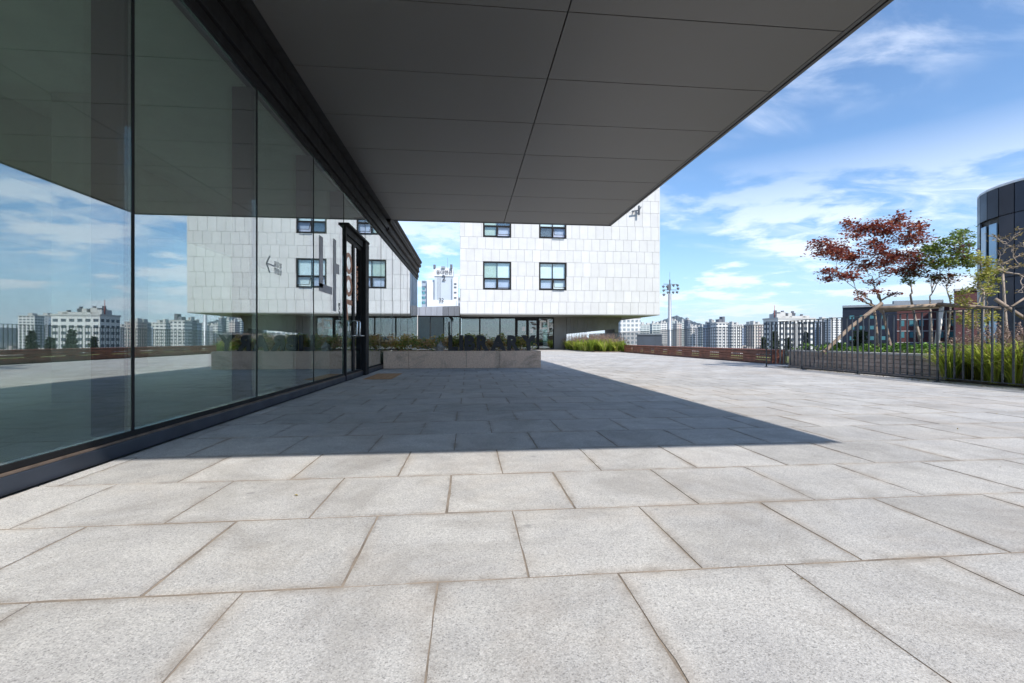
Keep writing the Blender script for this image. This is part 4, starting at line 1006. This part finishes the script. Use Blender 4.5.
# ------------------------------------------------------------------ city apartments
def facade(name, wall, win, fh=2.9, bay=3.3, wlo=0.30, whi=0.78, hlo=0.18, hhi=0.82, stripe=None):
    m, t, b = newmat(name)
    tc = N(t, 'ShaderNodeTexCoord'); tc.name = 'objco'; s = N(t, 'ShaderNodeSeparateXYZ'); L(t, tc.outputs['Object'], s.inputs[0])
    geo = N(t, 'ShaderNodeNewGeometry')
    fz = MATH(t, 'FRACT', MATH(t, 'DIVIDE', s.outputs[2], fh)); h = MATH(t, 'ADD', s.outputs[0], s.outputs[1]); fx = MATH(t, 'FRACT', MATH(t, 'DIVIDE', h, bay))
    a = MATH(t, 'MULTIPLY', MATH(t, 'GREATER_THAN', fz, wlo), MATH(t, 'LESS_THAN', fz, whi))
    c_ = MATH(t, 'MULTIPLY', MATH(t, 'GREATER_THAN', fx, hlo), MATH(t, 'LESS_THAN', fx, hhi))
    msk = MATH(t, 'MULTIPLY', a, c_)
    nz = N(t, 'ShaderNodeSeparateXYZ'); L(t, geo.outputs['Normal'], nz.inputs[0])
    msk = MATH(t, 'MULTIPLY', msk, MATH(t, 'LESS_THAN', MATH(t, 'ABSOLUTE', nz.outputs[2]), 0.5))
    wc = RAMP(t, noise(t, 0.05, 4), [(0.3, tuple(x*0.9 for x in wall)), (0.7, tuple(min(1, x*1.06) for x in wall))])
    if stripe:
        st = MATH(t, 'LESS_THAN', MATH(t, 'FRACT', MATH(t, 'DIVIDE', h, bay*3)), 0.22); wc = MIX(t, st, wc, stripe)
    wn = RAMP(t, noise(t, 0.9, 2), [(0.35, tuple(x*0.6 for x in win)), (0.65, tuple(min(1, x*1.7) for x in win))])
    L(t, MIX(t, msk, wc, wn), b.inputs['Base Color'])
    b.inputs['Roughness'].default_value = 0.7; return m
FM = [facade('apt_white', (0.72,0.71,0.67), (0.07,0.09,0.11)), facade('apt_cream', (0.58,0.53,0.47), (0.12,0.13,0.14), stripe=(0.50,0.38,0.34)),
      facade('apt_green', (0.58,0.62,0.58), (0.10,0.14,0.16), bay=4.4, hlo=0.1, hhi=0.9), facade('apt_grey', (0.36,0.38,0.41), (0.09,0.11,0.14), bay=2.8),
      facade('apt_dark', (0.20,0.22,0.25), (0.06,0.08,0.10), bay=3.0), facade('apt_blue', (0.34,0.40,0.48), (0.12,0.16,0.22), bay=5, hlo=0.05, hhi=0.95),
      facade('apt_grid', (0.66,0.65,0.62), (0.20,0.24,0.26), fh=3.1, bay=3.0, wlo=0.25, whi=0.80, hlo=0.2, hhi=0.8)]
M_RTOP = simple('rooftop_box', (0.50, 0.49, 0.46), 0.8)
M_RDK = simple('rooftop_dark', (0.12, 0.13, 0.15), 0.7)
def apartment(px0, px1, yt, D, fm, label, yaw=0.0, tops=((0.3, 0.5, 3.5),), dep=None, dark_top=False):
    a = Vector((*W(px0, D), 0)); b = Vector((*W(px1, D), 0)); w = (b-a).length; dep = dep or max(12, w*0.6)
    ctr = (a+b)/2; base = math.atan2((b-a).y, (b-a).x)
    root = empty('apartment_tower', (ctr.x, ctr.y, GZ), label, 'apartment building', 'distant apartment towers'); root.rotation_euler = (0, 0, base+yaw)
    h = Zp(yt, D)-GZ
    def loc(mb, name, mat):
        me = bpy.data.meshes.new(name); me.from_pydata([tuple(p) for p in mb.v], [], mb.f); me.materials.append(mat)
        o = bpy.data.objects.new(name, me); col.objects.link(o); o.parent = root; return o
    m = MB(); m.box(-w/2, w/2, 0, dep, 0, h); loc(m, 'wall', FM[fm])
    m = MB(); m.box(-w/2-0.3, w/2+0.3, -0.3, dep+0.3, h, h+0.8)
    loc(m, 'parapet', M_RTOP)
    for (f, ww, hh) in tops:
        m = MB(); m.box(-w/2+f*w-ww*w/2, -w/2+f*w+ww*w/2, dep*0.2, dep*0.7, h+0.8, h+0.8+hh); loc(m, 'rooftop_box', M_RDK if dark_top else M_RTOP)
    return root
def Z6(zx, zy): return 655+zx/7.58, 260+zy/7.58
ap = [ # zoom x0,x1,y, D, facade, label
 (-112,-20,492,620,2,'pale green apartment tower just right of the white grid-fronted block and left of the mast'),
 (-22,42,486,560,2,'greenish slab apartment tower touching the left side of the floodlight mast'),
 (44,92,478,640,0,'white apartment tower directly behind the floodlight mast under the mountain peak'),
 (128,168,462,700,2,'tall thin pale tower just right of the floodlight mast in front of the mountain'),
 (165,205,484,600,1,'cream apartment tower second to the right of the floodlight mast'),
 (203,248,468,640,2,'greenish tower with stepped roof at the right foot of the mountain'),
 (250,268,456,620,4,'narrow dark tower edge standing above its neighbours at the foot of the mountain'),
 (270,300,505,560,0,'low white tower right of the narrow dark tower'),
 (300,362,512,600,3,'grey apartment tower in the middle of the row behind the bench'),
 (358,395,508,540,2,'pale tower left of the blue-grey slab tower'),
 (393,437,492,480,5,'blue-grey slab tower left of the dark gridded tower'),
 (434,466,474,470,4,'dark gridded tower beside the big white apartment block'),
 (466,552,478,430,0,'big white apartment block with dark rooftop boxes in the centre of the skyline'),
 (548,584,494,520,5,'bluish slab between the two big white blocks'),
 (582,656,494,450,0,'second big white block right of the one with dark rooftop boxes'),
 (656,722,516,520,5,'low bluish tower between white block and pink-striped block'),
 (722,746,492,500,3,'grey slab edge left of the pink-striped block'),
 (744,822,490,440,1,'white block with pinkish vertical stripes left of the railing corner'),
 (820,880,520,560,4,'low dark-windowed block behind the railing corner'),
]
for i, (x0, x1, yy, D, fm, lb) in enumerate(ap):
    p0 = 655+x0/7.58; p1 = 655+x1/7.58; yt = 260+yy/7.58
    tops = ((0.25, 0.18, 3), (0.7, 0.22, 2.2))
    if fm == 0 and x0 == 466: tops = ((0.75, 0.22, 5.5), (0.45, 0.3, 3))
    apartment(p0, p1, yt, D, fm, lb, yaw=random.uniform(-0.12, 0.12), tops=tops, dark_top=(x0 == 466))
def Z7(zx, zy): return 760+zx/8.53, 290+zy/8.53
for (x0, x1, yy, D, fm, lb) in [(455,520,262,560,5,'blue-grey tower just right of the rooftop-cluttered block'), (515,612,250,600,3,'grey tower behind the steel railing left of the navy block'), (605,705,255,540,0,'white tower beside the dark navy block'), (-40,20,300,600,3,'short grey tower behind the conifers')]:
    apartment(760+x0/8.53, 760+x1/8.53, 290+yy/8.53, D, fm, lb, tops=((0.4, 0.3, 2.5),))
big = apartment(777.5, 815, 319.0, 240, 0, 'largest white apartment block with cluttered rooftop machines and a thin red mast', yaw=0.05, tops=((0.10, 0.10, 2.2), (0.5, 0.75, 0.9), (0.22, 0.14, 3.0), (0.42, 0.10, 2.6), (0.86, 0.2, 1.2)), dep=13)
for (f, hh) in ((0.07, 4.6), (0.13, 3.6), (0.27, 4.4), (0.33, 3.4), (0.55, 4.2), (0.59, 3.2), (0.80, 2.6)):
    w_ = 20; m = MB(); m.box(-0.45, 0.45, 0, 0.9, 0, hh*0.7); m.tube([(0, 0.4, hh*0.7), (0, 0.4, hh)], 0.75, 8)
    me = bpy.data.meshes.new('rooftop_machine'); me.from_pydata([tuple(p) for p in m.v], [], m.f); me.materials.append(M_RDK)
    o = bpy.data.objects.new('rooftop_machine', me); col.objects.link(o); o.parent = big; o.location = (-w_/2+f*w_, 4, Zp(319, 240)-GZ+0.2)
m = MB(); m.tube([(0, 0, 0), (0, 0, 7.5)], 0.12, 5); me = bpy.data.meshes.new('mast'); me.from_pydata([tuple(p) for p in m.v], [], m.f); me.materials.append(simple('red_mast', (0.5,0.12,0.08), 0.6))
o = bpy.data.objects.new('mast', me); col.objects.link(o); o.parent = big; o.location = (-9.2, 4, Zp(319, 240)-GZ)
apartment(620.5, 640.5, 318.2, 330, 6, 'white grid-fronted apartment block under the right end of the raised white building', tops=((0.3, 0.2, 0.9), (0.7, 0.2, 0.9)), dep=10)
# distant infill row (low blocks), one mass
m = MB()
for _ in range(260):
    px = random.uniform(610, 900); D = random.uniform(110, 700); x, y = W(px, D); s_ = random.uniform(5, 11); h = random.uniform(3, 11)
    m.box(x-s_/2, x+s_/2, y, y+s_, GZ, GZ+h, random.uniform(0.5, 1.4))
m.build('low_rooftops', simple('low_house', (0.36, 0.33, 0.30), 0.8, var=0.35, scale=0.05, tint=True), kind='stuff', label='jumble of low pale houses between the terrace and the towers', cat='houses')

# white numbered apartment building at left
def P3(zx, zy, D): return P(415+zx/10.5, 255+zy/10.5, D)
nb_ = empty('numbered_apartment', (*W(441, 250), GZ), 'pale apartment building with a sign board and number 2 between glass wall and white building', 'apartment building')
M_AW = simple('apt_paint_white', (0.66, 0.68, 0.70), 0.7, var=0.04, scale=0.1); M_AG = simple('apt_paint_grey', (0.46, 0.51, 0.56), 0.7, var=0.06, scale=0.1)
def blk(z0x, z1x, ztopy, zboty, D, dep, name, mat):
    a = P3(z0x, ztopy, D); b = P3(z1x, zboty, D); m = MB(); m.box(a.x, b.x, a.y, a.y+dep, b.z, a.z); return m.build(name, mat, nb_)
blk(70, 125, 270, 700, 252, 12, 'side_wing', FM[5]); blk(125, 205, 262, 700, 250, 12, 'stair_wing', M_AW)
blk(205, 398, 222, 700, 248, 14, 'tower_wall', M_AG); blk(398, 452, 232, 700, 251, 12, 'right_wing', M_AW)
blk(200, 400, 140, 222, 247.5, 15, 'sign_board', M_AW); blk(130, 430, 470, 700, 225, 10, 'lower_block', M_AW); blk(405, 470, 440, 700, 262, 12, 'rear_wing', FM[3])
for zx in (240, 262, 385): blk(zx, zx+5, 232, 470, 247.8, 0.3, 'wall_groove', M_GREYP)
for zy in (295, 330, 385, 440): blk(410, 436, zy, zy+16, 250.8, 0.4, 'window', M_RDK)
for zy in (340, 385, 435, 485): blk(78, 103, zy, zy+26, 251.8, 0.4, 'window', M_TEAL)
blk(192, 214, 100, 140, 247, 3, 'rooftop_tank', M_RDK); blk(368, 392, 98, 140, 247, 3, 'rooftop_tank', M_RDK); blk(275, 315, 118, 140, 247, 3, 'rooftop_tank', M_GREYP)
m = MB(); p0 = P3(343, 140, 250); p1 = P3(343, 30, 250); m.tube([p0, p1], 0.10, 5); m.build('antenna', M_GREYP, nb_)
tp = P3(222, 197, 247.2); text_mb('동대맨션', 2.5, 0.05, 0.01, frameM(tp, (1,0,0), (0,0,1)), spacing=0.92).build('sign_text', M_DKTXT, nb_)
tp = P3(282, 268, 247.6); text_mb('2', 4.2, 0.05, 0.08, frameM(tp, (1,0,0), (0,0,1))).build('number', M_DKTXT, nb_)
tp = P3(252, 488, 224.8); text_mb('22', 2.4, 0.05, 0.03, frameM(tp, (1,0,0), (0,0,1))).build('number', M_DKTXT, nb_)

# floodlight mast
fl = empty('floodlight_mast', (*W(669.8, 60), GZ), 'tall grey floodlight mast with clusters of round lamps beside the white building', 'floodlight')
c = P(669.8, 294, 60); m = MB(); m.tube([(c.x, c.y, GZ), (c.x, c.y, c.z)], [0.30, 0.21], 12); m.build('pole', simple('galvanised_pole', (0.42,0.44,0.46), 0.45, 0.4), fl, smooth=True)
m = MB(); tpz = Zp(288, 60)
for zq in (tpz+0.5, tpz-0.25): m.beam((c.x-0.85, c.y, zq), (c.x+0.95, c.y, zq), 0.07, 0.07)
m.tube([(c.x, c.y, c.z), (c.x, c.y, tpz+1.1)], 0.08, 6); m.tube([(c.x, c.y, tpz+1.0), (c.x, c.y, tpz+2.1)], 0.015, 4); m.box(c.x-0.3, c.x+0.1, c.y-0.15, c.y+0.15, tpz-0.3, tpz+0.4); m.build('lamp_frame', M_RDK, fl)
M_LAMPG = simple('lamp_glass', (0.55, 0.57, 0.6), 0.2, 0.3)
for (zx, zy) in ((66,200),(68,230),(70,262),(138,192),(168,190),(172,215),(165,243),(136,245),(100,245),(95,200)):
    p = P(655+zx/7.58, 260+zy/7.58, 60); m = MB(); s_ = 0.17
    dr_ = Vector((1 if zx > 110 else -1, random.uniform(-0.6, 0.6), -0.5)).normalized()
    m.tube([p-dr_*0.12, p, p+dr_*0.16], [0.08, 0.15, 0.17], 10); lo = m.build('lamp', M_RDK, fl)
    m = MB(); m.tube([p+dr_*0.162, p+dr_*0.175], 0.145, 10); m.build('lens', M_LAMPG, lo)

# conifers beyond the railing
def conifer(px, yt, D, label):
    x, y = W(px, D); top = Zp(yt, D); root = empty('conifer_tree', (x, y, GZ), label, 'tree', 'conifers below the terrace')
    m = MB(); m.tube([(x, y, GZ), (x, y, top-0.4)], [0.25, 0.03], 7); m.build('trunk', M_BARK, root)
    m = MB(); H = top-GZ
    for _ in range(2600):
        f = random.random()**0.7; r = (1-f)*H*0.17*random.uniform(0.2, 1.05)+0.1; a = random.uniform(0, 6.28)
        leaf(m, Vector((x+r*math.cos(a), y+r*math.sin(a), GZ+2+f*(H-2)-r*0.25)), random.uniform(0.25, 0.5), 0.5, random.random())
    m.build('crown', M_CONIF, root)
conifer(775, 331.5, 62, 'dark conifer seen through the railing corner at the end of the bench')
conifer(788, 339, 58, 'short dark conifer just right of the one at the end of the bench')
conifer(806, 333, 66, 'narrow conifer in front of the largest white apartment block')
conifer(764, 338, 75, 'low conifer left of the railing corner')
conifer(860, 332, 30, 'leafy treetop showing through the railing before the navy block')

# fallen leaves along the railing foot and a few strays on the paving
m = MB()
for _ in range(260):
    yy = random.uniform(3.0, 12.6); xx_ = 8.35+(yy+3.5)/16.16*0.81-abs(random.gauss(0, 0.10))+0.04
    leaf(m, Vector((xx_, yy, 0.003+random.uniform(0, 0.006))), random.uniform(0.02, 0.05), 0.9)
for _ in range(45):
    leaf(m, Vector((random.uniform(-2.2, 8.0), random.uniform(1.2, 12), 0.003)), random.uniform(0.008, 0.022), 0.9)
m.build('fallen_leaves', M_LTAN, None, kind='stuff', label='dry tan fallen leaves scattered along the foot of the near railing', cat='fallen leaves')

# ------------------------------------------------------------------ haze
hm = bpy.data.materials.new('haze_air'); hm.use_nodes = True; t = hm.node_tree; t.nodes.clear()
out = N(t, 'ShaderNodeOutputMaterial'); pvn = N(t, 'ShaderNodeVolumePrincipled'); pvn.inputs['Color'].default_value = (0.80, 0.88, 1.0, 1)
pvn.inputs['Density'].default_value = 0.00008; pvn.inputs['Anisotropy'].default_value = 0.2
L(t, pvn.outputs[0], out.inputs['Volume'])
h = MB(); h.box(-7200, 7200, -7200, 7200, GZ-1, 420); h.build('haze', hm, None, kind='stuff', label='thin blue haze over the distant city', cat='haze')
